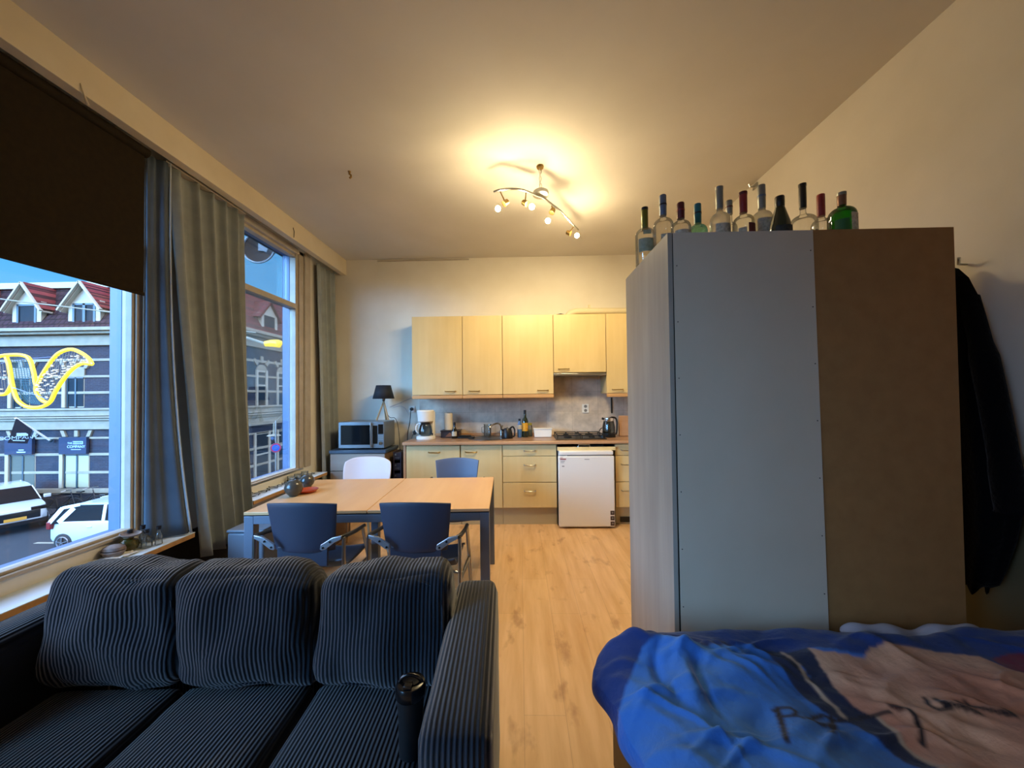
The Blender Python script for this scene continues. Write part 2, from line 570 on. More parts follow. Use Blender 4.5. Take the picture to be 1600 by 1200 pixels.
    def prism(self, poly, plane, a0, a1):
        """poly of 2d points in plane 'XY','XZ','YZ' pushed out along the third axis from a0 to a1"""
        def P(u, v, w):
            return {'XY': (u, v, w), 'XZ': (u, w, v), 'YZ': (w, u, v)}[plane]
        A = [self.bm.verts.new(P(u, v, a0)) for u, v in poly]
        B = [self.bm.verts.new(P(u, v, a1)) for u, v in poly]
        n = len(poly)
        fs = [self.bm.faces.new(A), self.bm.faces.new(B[::-1])]
        for i in range(n):
            fs.append(self.bm.faces.new((A[i], B[i], B[(i + 1) % n], A[(i + 1) % n])))
        return self._tag(fs)

    def grid(self, fn, nu, nv, wrapu=False):
        vs = [[self.bm.verts.new(fn(i / nu, j / nv)) for j in range(nv + 1)] for i in range(nu if wrapu else nu + 1)]
        fs = []
        n = len(vs)
        for i in range(nu):
            for j in range(nv):
                a, b = vs[i], vs[(i + 1) % n]
                fs.append(self.bm.faces.new((a[j], b[j], b[j + 1], a[j + 1])))
        return self._tag(fs)

    def disc(self, c, r, axis='Y', t=.002, seg=24):
        c = Vector(c)
        d = {'X': Vector((t, 0, 0)), 'Y': Vector((0, t, 0)), 'Z': Vector((0, 0, t))}[axis]
        return self.cyl(c - d / 2, c + d / 2, r, r, seg)

    def build(self, name, mats, parent=None, bevel=0, bseg=2, smooth=True, solid=0, angle=35, sub=0, loc=None):
        bmesh.ops.recalc_face_normals(self.bm, faces=self.bm.faces)
        me = bpy.data.meshes.new(name)
        self.bm.to_mesh(me)
        self.bm.free()
        if not isinstance(mats, (list, tuple)):
            mats = [mats]
        for m in mats:
            me.materials.append(M[m] if isinstance(m, str) else m)
        if smooth:
            me.polygons.foreach_set('use_smooth', [True] * len(me.polygons))
            me.set_sharp_from_angle(angle=math.radians(angle))
        o = bpy.data.objects.new(name, me)
        COL.objects.link(o)
        if parent is not None:
            o.parent = parent
        if loc is not None:
            o.location = loc
        if solid:
            s = o.modifiers.new('solid', 'SOLIDIFY')
            s.thickness = solid
            s.offset = 0
        if bevel:
            b = o.modifiers.new('bevel', 'BEVEL')
            b.width = bevel
            b.segments = bseg
            b.limit_method = 'ANGLE'
            b.angle_limit = math.radians(40)
        if sub:
            s = o.modifiers.new('sub', 'SUBSURF')
            s.levels = sub
            s.render_levels = sub
        return o


def tag(o, label=None, cat=None, group=None, kind=None):
    if label:
        o['label'] = label
    if cat:
        o['category'] = cat
    if group:
        o['group'] = group
    if kind:
        o['kind'] = kind
    return o


def thing(name, label, cat, loc=(0, 0, 0), rz=0, group=None):
    o = bpy.data.objects.new(name, None)
    o.empty_display_size = .1
    COL.objects.link(o)
    o.location = loc
    o.rotation_euler = (0, 0, rz)
    return tag(o, label, cat, group)


def st(o, label=None, cat=None):
    """part of the room itself"""
    return tag(o, label, cat, None, 'structure')


def children(o):
    return [c for c in bpy.data.objects if c.parent == o]


def copy_tree(o, parent=None, loc=None, rz=None, label=None):
    c = o.copy()
    COL.objects.link(c)
    if parent is not None:
        c.parent = parent
    if loc is not None:
        c.location = loc
    if rz is not None:
        c.rotation_euler = (0, 0, rz)
    if label:
        c['label'] = label
    for ch in children(o):
        copy_tree(ch, c)
    return c


def text(name, body, size, mtl, parent, loc, rot=(PI / 2, 0, 0), ext=.002, align='CENTER'):
    cu = bpy.data.curves.new(name, 'FONT')
    cu.body = body
    cu.size = size
    cu.extrude = ext
    cu.align_x = align
    cu.align_y = 'CENTER'
    cu.materials.append(M[mtl])
    tmp = bpy.data.objects.new(name, cu)
    COL.objects.link(tmp)
    bpy.context.view_layer.update()
    me = bpy.data.meshes.new_from_object(tmp.evaluated_get(bpy.context.evaluated_depsgraph_get()))
    me.name = name
    bpy.data.objects.remove(tmp)
    o = bpy.data.objects.new(name, me)
    COL.objects.link(o)
    o.parent = parent
    o.location = loc
    o.rotation_euler = rot
    return o
BULB = 680.0
SPOT = 42.0
ADDED_GLOW = (3.1, 3.3, 4.3, 1)
ADDED_PATCH = (7.0, 16, 28, 1)
SKY_STR = 1.3
SKY_ZEN = (1.6, 2.2, 3.4, 1)
EXPO = 0.0
# ================================================================== ROOM
XL, XR, YB, YF, ZC = -2.44, 2.03, 4.77, -2.4, 3.26

m = MB(); m.box(-2.44, XR + .2, YF - .2, YB + .2, -.1, 0)
st(m.build('floor', 'floor', smooth=False))
m = MB(); m.box(-2.66, XR + .2, YF - .2, YB + .2, ZC, ZC + .12)
st(m.build('ceiling', 'ceiling', smooth=False))
m = MB(); m.box(-2.44, XR + .2, YB, YB + .2, 0, ZC)
st(m.build('wall_back', 'plaster', smooth=False))
m = MB(); m.box(XR, XR + .2, YF, YB, 0, ZC)
st(m.build('wall_right', 'plaster_right', smooth=False))
m = MB(); m.box(-2.66, XR + .2, YF - .2, YF, 0, ZC)
st(m.build('wall_front', 'rear', smooth=False))
# window wall: plaster inside, brick outside, three openings
WIN = [(-1.75, -.30, .63, 3.04), (.05, 2.36, .62, 3.04), (2.86, 4.10, .66, 3.06)]


def wall_pieces(mb, x0, x1, ylo, yhi, zlo, zhi, holes):
    y = ylo
    for (a, b, c, d) in holes:
        mb.box(x0, x1, y, a, zlo, zhi)
        mb.box(x0, x1, a, b, zlo, c)
        mb.box(x0, x1, a, b, d, zhi)
        y = b
    mb.box(x0, x1, y, yhi, zlo, zhi)


m = MB()
wall_pieces(m, -2.52, XL, YF - .2, YB + .2, -.1, ZC, WIN)
m.mi = 1
wall_pieces(m, -2.68, -2.52, YF - .2, 8.0, -3.5, 4.2, [(a - .0, b + .0, c, d) for a, b, c, d in WIN])
st(m.build('wall_left', ['plaster', 'brickB'], smooth=False))
# boxed beam (pelmet board) above the curtains
m = MB(); m.box(-2.335, -2.265, YF, YB, 3.06, ZC)
st(m.build('trim_1', 'beam', bevel=.003))
# lower painted part of the right wall and skirting
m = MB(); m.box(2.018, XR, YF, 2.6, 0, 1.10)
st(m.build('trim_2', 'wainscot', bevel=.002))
m = MB(); m.box(-1.3, 2.03, YB - .012, YB, 0, .08)
st(m.build('baseboard_back', 'frame'))
m = MB(); m.box(-1.85, -.65, 4.755, 4.77, 3.232, 3.246)
st(m.build('trim_3', 'frame', bevel=.002))
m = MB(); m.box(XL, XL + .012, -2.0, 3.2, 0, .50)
st(m.build('added_dark_sheet', 'dark_sheet'))  # dark sheet added over the wall below the sill to blacken it
# wall tiles behind the worktop
m = MB(); m.box(-1.31, 2.03, 4.758, 4.77, .93, 2.3)
st(m.build('wall_tiles', 'tiles', smooth=False))


def window(name, a, b, c, d, gy0, gy1, gz0, zt, gz1, up_x):
    """frame of stepped profiles with a transom; lower glass gy0..gy1 x gz0..zt, upper glass above"""
    f = MB()
    for (i0, i1, xa, xb) in ((0.0, .45, -2.425, -2.52), (.45, .8, -2.44, -2.52), (.8, 1, -2.455, -2.52)):
        for (s, e, g) in ((a, gy0, 0), (b, gy1, 1)):
            p, q = s + (e - s) * i0, s + (e - s) * i1
            f.box(xa, xb, min(p, q), max(p, q), c, d)
    f.box(-2.425, -2.52, gy0, gy1, c, c + (gz0 - c) * .55)
    f.box(-2.45, -2.52, gy0, gy1, c + (gz0 - c) * .55, gz0)
    f.box(-2.425, -2.52, gy0, gy1, gz1 + .03, d)
    f.box(-2.46, -2.52, gy0, gy1, gz1, gz1 + .03)
    f.box(-2.45, -2.545, gy0, gy1, zt, zt + .055)
    w = f.build(name, 'frame', bevel=.004)
    st(w)
    g = MB(); g.box(-2.496, -2.49, gy0 - .01, gy1 + .01, gz0 - .01, zt + .01)
    g.build('pane', 'pane', w, smooth=False)
    g = MB(); g.box(up_x - .006, up_x, gy0 - .01, gy1 - .02, zt + .05, gz1 + .01)
    g.build('pane', 'pane', w, smooth=False)
    o = MB()
    o.box(-2.52, -2.60, b - .0, gy1 + .0, c, d)
    o.box(-2.52, -2.60, a, gy0, c, d)
    o.box(-2.52, -2.60, gy0, gy1, c, gz0 - .01)
    o.box(-2.52, -2.60, gy0, gy1, gz1 + .02, d)
    o.build('outer_casing', 'casing', w, bevel=.004)
    return w


window('window_1', .05, 2.36, .62, 3.04, .12, 2.275, .655, 2.43, 2.95, -2.53)
window('window_2', 2.86, 4.22, .68, 3.10, 2.93, 3.98, .70, 2.44, 3.01, -2.555)
window('window_3', -1.75, -.30, .62, 3.04, -1.68, -.37, .655, 2.43, 2.95, -2.53)


def sill(name, y0, y1, z, label=None):
    t = MB(); t.box(-2.445, -2.25, y0, y1, z - .004, z)
    s = t.build(name, 'sill', smooth=False)
    e = MB(); e.box(-2.445, -2.2515, y0 + .001, y1 - .001, z - .034, z - .004)
    e.build('sill_board', 'sill_edge', s, bevel=.002)
    st(s)
    return s


sill('trim_4', -1.95, 2.51, .545)
sill('trim_5', 3.07, 4.25, .60)

# ================================================================== OUTSIDE
m = MB(); m.box(-70, 20, -25, 15.2, -3.7, -3.5)
st(m.build('street', 'asphalt', smooth=False))
m = MB(); m.box(-70, -12.2, 15.2, 60, -3.7, -3.38)
st(m.build('sidewalk', 'pavers', smooth=False))
m = MB()
for i in range(7):
    m.box(-26 + i * 3.0, -24.6 + i * 3.0, 12.55, 12.67, -3.5, -3.494)
st(m.build('road_marking', 'stone', smooth=False))

SA = 35.6
AY, BX = 16.2, -12.8


def ax(px):
    return at(px, 640, Y=AY).x


def az(py):
    return at(100, py, Y=AY).z


b = thing('corner_building', 'dark brick corner building with cream bands and red dormers across the street', 'building', (0, 0, 0))
x0A = -34.0
m = MB(); m.box(x0A, BX, AY, 34, -3.4, az(520)); m.build('brick_wall', ['brickA'], b, smooth=False)
m = MB(); m.box(BX - .25, BX + .012, AY + .002, 34, -3.39, az(520)); m.build('brick_wall', ['brickB'], b, smooth=False)
# stone courses: front A then side B, one part per course
for (ya, yb, dp) in ((561, 565, .05), (587, 590.5, .05), (612, 616, .05), (683, 686, .05), (708, 712, .05), (736, 740, .05), (763, 770, .09)):
    m = MB()
    z1, z0 = az(ya), az(yb)
    m.box(x0A, BX + dp, AY - dp, AY, z0, z1)
    m.box(BX, BX + dp, AY, 34, z0, z1)
    m.build('stone_band', 'stone', b, bevel=.01)
m = MB()
for (ya, yb, dp) in ((638, 641, .25), (641, 650, .16), (651, 653, .32), (653.5, 657, .22), (657, 671, .12)):
    m.box(x0A, BX + dp, AY - dp, AY, az(yb), az(ya))
    m.box(BX, BX + dp, AY, 34, az(yb), az(ya))
m.build('cornice', 'stone', b, bevel=.01)
m = MB()
for (ya, yb, dp) in ((515, 520, .55), (520, 524, .40), (525, 541, .15)):
    m.box(x0A, BX + dp, AY - dp, AY, az(yb), az(ya))
    m.box(BX, BX + dp, AY, 34, az(yb), az(ya))
m.build('gutter', 'stone', b, bevel=.012)
# mansard roof
zr0, zr1 = az(516), at(100, 452, Y=AY + 1.3).z
m = MB()
v = m.bm.verts
p = [v.new(c) for c in ((x0A, AY - .1, zr0), (BX + .1, AY - .1, zr0), (BX - 1.2, AY + 1.2, zr1), (x0A, AY + 1.2, zr1),
                        (BX + .1, 34, zr0), (BX - 1.2, 34, zr1), (x0A, 34, zr1), (x0A, 34, zr0))]
m.bm.faces.new((p[0], p[1], p[2], p[3]))
m.mi = 1
f = m.bm.faces.new((p[1], p[4], p[5], p[2])); f.material_index = 1
f = m.bm.faces.new((p[3], p[2], p[5], p[6])); f.material_index = 2
m.build('roof', ['rooftile', 'redtileX', 'stone_d'], b, smooth=False)
m = MB(); m.box(x0A, BX - 1.1, AY + 1.05, AY + 1.3, zr1 - .02, zr1 + .28)
m.box(BX - 1.35, BX - 1.1, AY + 1.05, 34, zr1 - .02, zr1 + .28)
m.build('roof_edge', 'wframe', b, bevel=.02)


def dormerA(xc, w, dbl):
    zb = az(514)
    zt = az(473)
    apex = az(440)
    y0 = AY + .15
    d = MB()
    d.box(xc - w / 2, xc - w / 2 + .22, y0, y0 + .2, zb, zt)
    d.box(xc + w / 2 - .22, xc + w / 2, y0, y0 + .2, zb, zt)
    d.box(xc - w / 2, xc + w / 2, y0, y0 + .2, zt, zt + .12)
    d.box(xc - w / 2 + .02, xc + w / 2 - .02, y0 + .2, y0 + 2.0, zb, zt)
    d.prism([(xc - w / 2 + .1, zt + .1), (xc + w / 2 - .1, zt + .1), (xc, apex - .25)], 'XZ', y0 + .02, y0 + .2)
    dm = d.build('dormer', 'wframe', b, bevel=.01)
    g = MB()
    hw = w / 2 - .26
    g.box(xc - hw, xc + hw, y0 + .02, y0 + .06, zb + .06, zt - .02)
    g.build('pane', 'wglass', dm, smooth=False)
    g = MB()
    for s in (-1, 1):
        g.box(xc + s * hw - .05, xc + s * hw + .05, y0 - .02, y0 + .06, zb + .04, zt)
    g.box(xc - hw, xc + hw, y0 - .02, y0 + .06, zb + .02, zb + .1)
    g.box(xc - hw, xc + hw, y0 - .02, y0 + .06, zt - .08, zt)
    if dbl:
        g.box(xc - .06, xc + .06, y0 - .02, y0 + .06, zb, zt)
    g.build('window_frame', 'dframe', dm, smooth=False)
    r = MB()
    for s in (-1, 1):
        ex = xc + s * (w / 2 + .20)
        ez = zt - .28
        vv = [r.bm.verts.new(c) for c in ((xc, y0 - .15, apex), (ex, y0 - .15, ez), (ex, y0 + 2.2, ez), (xc, y0 + 2.2, apex))]
        r.bm.faces.new(vv)
    r.build('dormer_roof', 'redtile', dm, smooth=False, solid=.1)
    r = MB()
    for s in (-1, 1):
        ex = xc + s * (w / 2 + .21)
        ez = zt - .30
        vv = [r.bm.verts.new(c) for c in ((xc, y0 - .14, apex - .1), (ex, y0 - .14, ez - .1), (ex, y0 + 2.1, ez - .1), (xc, y0 + 2.1, apex - .1))]
        r.bm.faces.new(vv)
        r.bar((xc, y0 - .19, apex - .02), (ex + s * .02, y0 - .19, ez - .04), .04, .11, (0, 1, 0))
    r.build('soffit', 'wframe', dm, smooth=False, solid=.05)


dormerA(ax(33), 1.36, False)
dormerA(ax(124), 1.5, True)
dormerA(ax(216), 1.5, True)
dormerA(ax(-60), 1.5, True)


def dormerB(yc, w):
    zb = az(514)
    zt = zb + 1.0
    apex = zb + 1.75
    x0 = BX - .15
    d = MB()
    d.box(x0 - .2, x0, yc - w / 2, yc - w / 2 + .18, zb, zt)
    d.box(x0 - .2, x0, yc + w / 2 - .18, yc + w / 2, zb, zt)
    d.box(x0 - .2, x0, yc - w / 2, yc + w / 2, zt, zt + .12)
    d.box(x0 - 1.6, x0 - .2, yc - w / 2 + .02, yc + w / 2 - .02, zb, zt)
    d.prism([(yc - w / 2 - .1, zt + .05), (yc + w / 2 + .1, zt + .05), (yc, apex - .1)], 'YZ', x0 - .2, x0 - .02)
    dm = d.build('dormer', 'wframe', b, bevel=.01)
    g = MB(); g.box(x0 - .06, x0 - .03, yc - w / 2 + .2, yc + w / 2 - .2, zb + .05, zt)
    g.build('pane', 'wglass', dm, smooth=False)
    r = MB()
    for s in (-1, 1):
        ey, ez = yc + s * (w / 2 + .25), zt - .2
        vv = [r.bm.verts.new(c) for c in ((x0 + .12, yc, apex), (x0 + .12, ey, ez), (x0 - 2.0, ey, ez), (x0 - 2.0, yc, apex))]
        r.bm.faces.new(vv)
    r.build('dormer_roof', 'redtileX', dm, smooth=False, solid=.1)


dormerB(18.8, 1.2)
dormerB(23.4, 1.2)


def winA(pa, pb, za, zb, lit=None, sign=False):
    xa, xb = ax(pa), ax(pb)
    f = MB()
    f.box(xa - .16, xa, AY - .12, AY + .02, zb, za)
    f.box(xa, xb, AY - .02, AY + .01, zb, za)
    w = f.build('window_frame', 'wframe', b, bevel=.01)
    g = MB(); g.box(xa + .04, xb - .02, AY - .035, AY - .02, zb + .05, za - .04)
    g.build('pane', lit or 'wglass', w, smooth=False)
    g = MB()
    xm = xa + (xb - xa) * .53
    g.box(xm - .035, xm + .035, AY - .06, AY - .02, zb, za)
    g.box(xa, xa + .06, AY - .06, AY - .02, zb, za)
    g.box(xa, xb, AY - .06, AY - .02, za - .05, za)
    g.build('mullion', 'dframe', w, smooth=False)
    return w


for pa, pb in ((22, 47), (106, 132), (190, 216), (-62, -36)):
    w = winA(pa, pb, az(590), az(637))
    xa, xb = ax(pa), ax(pb)
    g = MB(); g.box(xa - .05, xb + .05, AY - .06, AY, az(589), az(574)); g.build('arch_panel', 'stone', w, bevel=.01)
    xm = (xa + xb) / 2
    for k in (-1, 0, 1):
        g = MB()
        g.obox((xm + k * .55, AY - .03, az(568) - abs(k) * .08), (.09, 0, 0), (0, .05, 0), (k * .09, 0, .17))
        g.build('keystone', 'stone', w, bevel=.01)
for pa, pb, lit in ((19, 57, 'wlit_dim'), (103, 141, 'wlit'), (187, 225, 'wlit'), (-65, -27, 'wlit_dim')):
    w = winA(pa, pb, az(710), az(762), lit)
    xa, xb = ax(pa), ax(pb)
    xm = (xa + xb) / 2
    g = MB(); g.box(xa - .12, xb + .02, AY - .16, AY - .04, az(709), az(683)); s = g.build('sign_board', 'signblue', w, bevel=.01)
    if pa == 103:
        g = MB(); g.box(xm - .02, xm + .44, AY - .175, AY - .16, az(693.5), az(689)); g.build('light_bar', 'letter', s, smooth=False)
        text('lettering', 'THE', .12, 'letter', s, (xm - .16, AY - .17, az(692)))
        text('lettering', 'BARBER', .13, 'signblue', s, (xm + .21, AY - .185, az(691.3)))
        text('lettering', 'COMPANY', .17, 'letter', s, (xm + .13, AY - .17, az(697.5)))
        g = MB(); g.box(xm - .1, xm + .34, AY - .17, AY - .16, az(702.2), az(701.4)); g.build('underline', 'letter', s, smooth=False)
    if pa == 19:
        g = MB(); g.box(xm - .02, xm + .22, AY - .17, AY - .16, az(702.5), az(701.3))
        g.box(xm - .1, xm + .3, AY - .17, AY - .16, az(706), az(704.5)); g.build('lettering', 'letter', s, smooth=False)
    for k in (-1, 0, 1):
        g = MB()
        g.obox((xm + k * .6, AY - .03, az(677.5)), (.085, 0, 0), (0, .05, 0), (k * .06, 0, .14))
        g.build('keystone', 'stone', w, bevel=.01)


def winB(ya, yb, za, zb, arch=True, kind='wglass'):
    f = MB()
    f.box(BX - .02, BX + .08, ya - .08, ya + .04, zb, za)
    f.box(BX - .02, BX + .08, yb - .04, yb + .1, zb, za)
    f.box(BX - .02, BX + .05, ya, yb, za - .1, za)
    f.box(BX - .02, BX + .05, ya, yb, (za * .6 + zb * .4) - .04, (za * .6 + zb * .4) + .04)
    w = f.build('window_frame', 'wframe', b, bevel=.01)
    g = MB(); g.box(BX + .012, BX + .03, ya, yb, zb, za); g.build('pane', kind, w, smooth=False)
    if arch:
        g = MB()
        yc, hr = (ya + yb) / 2, (yb - ya) / 2 + .05
        g.prism([(yc + hr * math.cos(t * PI / 10), za + hr * .75 * math.sin(t * PI / 10)) for t in range(11)], 'YZ', BX, BX + .06)
        g.build('arch_panel', 'stone', w, bevel=.01)
        for k in (-1, 0, 1):
            g = MB()
            a = PI / 2 - k * .75
            g.obox((BX + .04, yc + (hr + .25) * math.cos(a), za + (hr * .75 + .25) * math.sin(a)), (.04, 0, 0),
                   (0, .08 * math.sin(a), -.08 * math.cos(a)), (0, .17 * math.cos(a), .17 * math.sin(a)))
            g.build('keystone', 'stone', w, bevel=.01)


for k in range(8):
    y = 17.62 + k * 1.52
    winB(y, y + .62, 2.85, .98)
for k in range(5):
    y = 17.5 + k * 3.0
    winB(y, y + .95, -.2, -2.9, False, 'wlit_dim' if k % 2 else 'wglass')
    if k:
        winB(y - 1.35, y - .8, -.2, -2.3, False)

# flag on its pole
fl = thing('shop_flag', 'dark triangular shop flag hanging from a white pole on the brick facade', 'flag', at(75, 689, Y=16.0))
p0 = Vector((0, .09, 0)); tip = at(24, 653, Y=15.0) - fl.location
m = MB(); m.tube([p0, tip], .04, 8); m.build('pole', 'pole_white', fl)
m = MB(); m.ball(p0, .07, 10, 6); m.build('wall_bracket', 'dframe', fl)
L = fl.location


def fp(px, py, y=14.9):
    return at(px, py, Y=y) - L


tri = [fp(25, 653, 15.0), fp(51, 672, 15.4), fp(43, 693, 15.4), fp(12, 692, 15.0)]
m = MB()
vv = [m.bm.verts.new(q) for q in tri]
m.bm.faces.new(vv)
m.build('cloth', 'flag', fl, solid=.015, smooth=False)
nrm = (tri[1] - tri[3]).cross(tri[0] - tri[3]).normalized()
xd = (tri[2] - tri[3]).normalized()
ang = math.atan2(xd.y, xd.x)
off = Vector((math.sin(ang), -math.cos(ang), 0)) * .06
c1 = fp(30, 682, 14.9)
text('lettering', 'COMPANY', .21, 'letter', fl, fp(29, 684, 15.2) + off, (PI / 2, 0, ang))
text('lettering', 'THE', .12, 'letter', fl, fp(21, 679, 15.1) + off, (PI / 2, 0, ang))
m = MB(); m.bar(fp(26, 679, 15.12) + off, fp(44, 678.5, 15.38) + off, .02, .13); m.build('light_bar', 'letter', fl, smooth=False)
m = MB(); m.bar(fp(20, 688, 15.1) + off, fp(39, 688.5, 15.34) + off, .02, .035); m.build('underline', 'letter', fl, smooth=False)


# ---- parked cars (length along +x, origin on the ground at the middle)
def make_car(name, label, loc, rz, L=3.6, W=1.62, H=1.5, kind='hatch'):
    c = thing(name, label, 'car', loc, rz)
    h = L / 2
    if kind == 'hatch':
        low = [(-h, .62, .40, .70), (-h + .05, .80, .28, .92), (-h + .5, .98, .22, .98), (0, 1, .20, .98), (h - 1.0, 1, .22, .95), (h - .45, .93, .24, .86), (h - .1, .78, .28, .70), (h, .6, .36, .55)]
        top = [(-h + .10, .94, .62), (-h + .35, 1.38, .76), (-h + .9, H, .80), (0.05, H, .80), (.45, H - .06, .78), (h - .75, .94, .70)]
    else:
        low = [(-h, .66, .42, .90), (-h + .08, .86, .32, 1.02), (-h + .6, .98, .28, 1.05), (0, 1, .26, 1.05), (h - 1.1, 1, .28, 1.04), (h - .4, .96, .32, .98), (h - .08, .88, .36, .88), (h, .74, .42, .70)]
        top = [(-h + .15, 1.03, .66), (-h + .5, 1.46, .76), (-h + 1.0, H, .80), (0.1, H, .80), (.5, H - .06, .78), (h - 1.0, 1.04, .72)]
    hw = W / 2
    m = MB()

    def ringl(x, wf, z0, z1):
        w = hw * wf
        return [(x, -w * .92, z0), (x, -w, z0 + .12), (x, -w * 1.0, z0 * .4 + z1 * .6), (x, -w * .94, z1 - .03), (x, -w * .80, z1),
                (x, w * .80, z1), (x, w * .94, z1 - .03), (x, w, z0 * .4 + z1 * .6), (x, w, z0 + .12), (x, w * .92, z0)]
    rings = [[m.bm.verts.new(q) for q in ringl(*s)] for s in low]
    for a, bb in zip(rings, rings[1:]):
        n = len(a)
        for k in range(n):
            m.bm.faces.new((a[k], a[(k + 1) % n], bb[(k + 1) % n], bb[k]))
    m.bm.faces.new(rings[0]); m.bm.faces.new(rings[-1][::-1])
    body = m.build('body', 'carwhite', c, bevel=.02, angle=30)
    belt = .93 if kind == 'hatch' else 1.02
    # cabin glass
    m = MB()
    rr = []
    for (x, z, wf) in top:
        wb = hw * .90
        wt = hw * wf * .92
        f_ = (z - belt) / (H - belt)
        w = wb + (wt - wb) * f_
        rr.append([m.bm.verts.new((x, -w, z)), m.bm.verts.new((x, w, z))])
    bl = [m.bm.verts.new((top[0][0], -hw * .9, belt - .04)), m.bm.verts.new((top[0][0], hw * .9, belt - .04))]
    br = [m.bm.verts.new((top[-1][0], -hw * .9, belt - .04)), m.bm.verts.new((top[-1][0], hw * .9, belt - .04))]
    seq = [bl] + rr + [br]
    for a, bb in zip(seq, seq[1:]):
        m.bm.faces.new((a[0], bb[0], bb[1], a[1]))
    m.bm.faces.new([q[0] for q in seq])
    m.bm.faces.new([q[1] for q in reversed(seq)])
    m.build('cabin_glass', 'carglass', c, smooth=False)
    # roof skin and pillars
    m = MB()
    t1, t2, t3, t4 = top[1], top[2], top[3], top[4]
    w = hw * .80 * .92 + .012
    m.prism([(t1[0] + .02, t1[1] + .012), (t2[0], t2[1] + .012), (t3[0], t3[1] + .014), (t4[0], t4[1] + .014), (t4[0] - .03, t4[1] - .035), (t3[0], t3[1] - .045), (t2[0], t2[1] - .045), (t1[0] + .12, t1[1] - .05)], 'XZ', -w, w)
    m.build('roof', 'carwhite', c, bevel=.01)
    m = MB()
    for s in (-1, 1):
        wt, wb = s * (hw * .736 + .004), s * (hw * .905)
        def pil(xa, za, xb, zb, th):
            f1, f2 = (za - belt) / (H - belt), (zb - belt) / (H - belt)
            ya, yb = wb + (wt - wb) * f1, wb + (wt - wb) * f2
            m.bar((xa, ya, za), (xb, yb, zb), .03, th, (1, 0, 0))
        pil(top[0][0] + .02, belt, t1[0] + .06, t1[1], .14)
        pil(t1[0] + .06, t1[1], t2[0] + .05, t2[1] - .02, .10)
        pil(top[0][0] + .30, belt, t2[0] - .12, t2[1] - .12, .16)
        pil(.0, belt, -.04, H - .04, .10)
        pil(t4[0], t4[1], top[-1][0], belt, .07)
    m.build('pillar', 'carwhite', c, bevel=.005)
    for s in (-1, 1):
        m = MB(); m.obox((top[-1][0] - .12, s * (hw + .10), belt + .08), (.07, 0, 0), (0, .10, 0), (0, 0, .07)); m.build('wing_mirror', 'carwhite', c, bevel=.03, bseg=3)
    for xw in (-h + .62, h - .68):
        for s in (-1, 1):
            m = MB()
            r = .30 if kind == 'hatch' else .33
            y0, y1 = s * (hw - .19), s * (hw + .012)
            m.lathe([(r * .6, min(y0, y1)), (r, min(y0, y1) + .03), (r, max(y0, y1) - .03), (r * .62, max(y0, y1))], (xw, 0, r), 28, 'Y')
            wl = m.build('wheel', 'tyre', c)
            m = MB()
            yy = s * (hw + .014)
            for k in range(5):
                a = 2 * PI * k / 5 + .3
                m.bar((xw, yy, r), (xw + r * .6 * math.cos(a), yy, r + r * .6 * math.sin(a)), .02, .07, (0, 1, 0))
            m.tube([(xw + r * .6 * math.cos(2 * PI * k / 24), yy, r + r * .6 * math.sin(2 * PI * k / 24)) for k in range(24)], .018, 6, closed=True)
            m.build('rim', 'rim', wl)
    for s in (-1, 1):
        m = MB(); m.obox((-h + .10, s * (hw - .14), .84), (.07, 0, 0), (0, .09, 0), (.0, 0, .12)); m.build('tail_lamp', 'tail', c, bevel=.02)
        m = MB(); m.obox((h - .13, s * (hw - .30), .72 if kind == 'hatch' else .84), (.10, 0, 0), (0, .20, 0), (0, 0, .06)); m.build('headlamp', 'carglass', c, bevel=.02)
    m = MB(); m.box(h - .12, h + .015, -hw + .28, hw - .28, .5, .66 if kind == 'hatch' else .80)
    m.box(h - .10, h + .01, -hw + .12, hw - .12, .30, .46)
    m.build('grille', 'black', c, bevel=.02)
    m = MB(); m.box(h + .012, h + .028, -.26, .26, .50, .61); m.build('number_plate', 'plate', c)
    m = MB(); m.box(-.45, -.30, -hw - .012, -hw + .03, .78, .80); m.box(.55, .70, -hw - .012, -hw + .03, .78, .80); m.build('door_handle', 'carwhite', c, bevel=.004)
    return c


make_car('hatchback_car', 'small white hatchback parked side on, nearest the window', (-13.95, 12.75, -3.5), math.radians(4))
make_car('suv_car', 'white high-set car seen from the front with a yellow number plate', (-20.7, 14.3, -3.5), math.radians(-26), 4.1, 1.75, 1.58, 'suv')


def make_bike(name, label, loc, rz):
    c = thing(name, label, 'bicycle', loc, rz, 'bicycles leaning along the brick facade')
    for s in (-1, 1):
        m = MB(); m.tube([(s * .52 + .34 * math.cos(a * PI / 12), 0, .35 + .34 * math.sin(a * PI / 12)) for a in range(24)], .018, 6, closed=True)
        for k in range(6):
            a = k * PI / 6
            m.bar((s * .52 - .33 * math.cos(a), 0, .35 - .33 * math.sin(a)), (s * .52 + .33 * math.cos(a), 0, .35 + .33 * math.sin(a)), .005)
        m.build('wheel', 'tyre', c)
    m = MB()
    for p_, q_ in (((-.52, 0, .35), (-.15, 0, .30)), ((-.15, 0, .30), (-.25, 0, .82)), ((-.52, 0, .35), (-.22, 0, .75)), ((-.15, 0, .30), (.36, 0, .78)), ((-.22, 0, .72), (.35, 0, .80)), ((.52, 0, .35), (.34, 0, .95))):
        m.tube([p_, q_], .018, 6)
    m.build('frame', 'bike', c)
    m = MB(); m.obox((-.26, 0, .86), (.13, 0, 0), (0, .07, 0), (0, 0, .03)); m.build('saddle', 'black', c, bevel=.02)
    m = MB(); m.tube([(.22, -.26, 1.02), (.34, -.2, 1.06), (.34, .2, 1.06), (.22, .26, 1.02)], .014, 6); m.tube([(.34, 0, .93), (.34, 0, 1.06)], .014, 6); m.build('handlebar', 'steel', c)
    return c


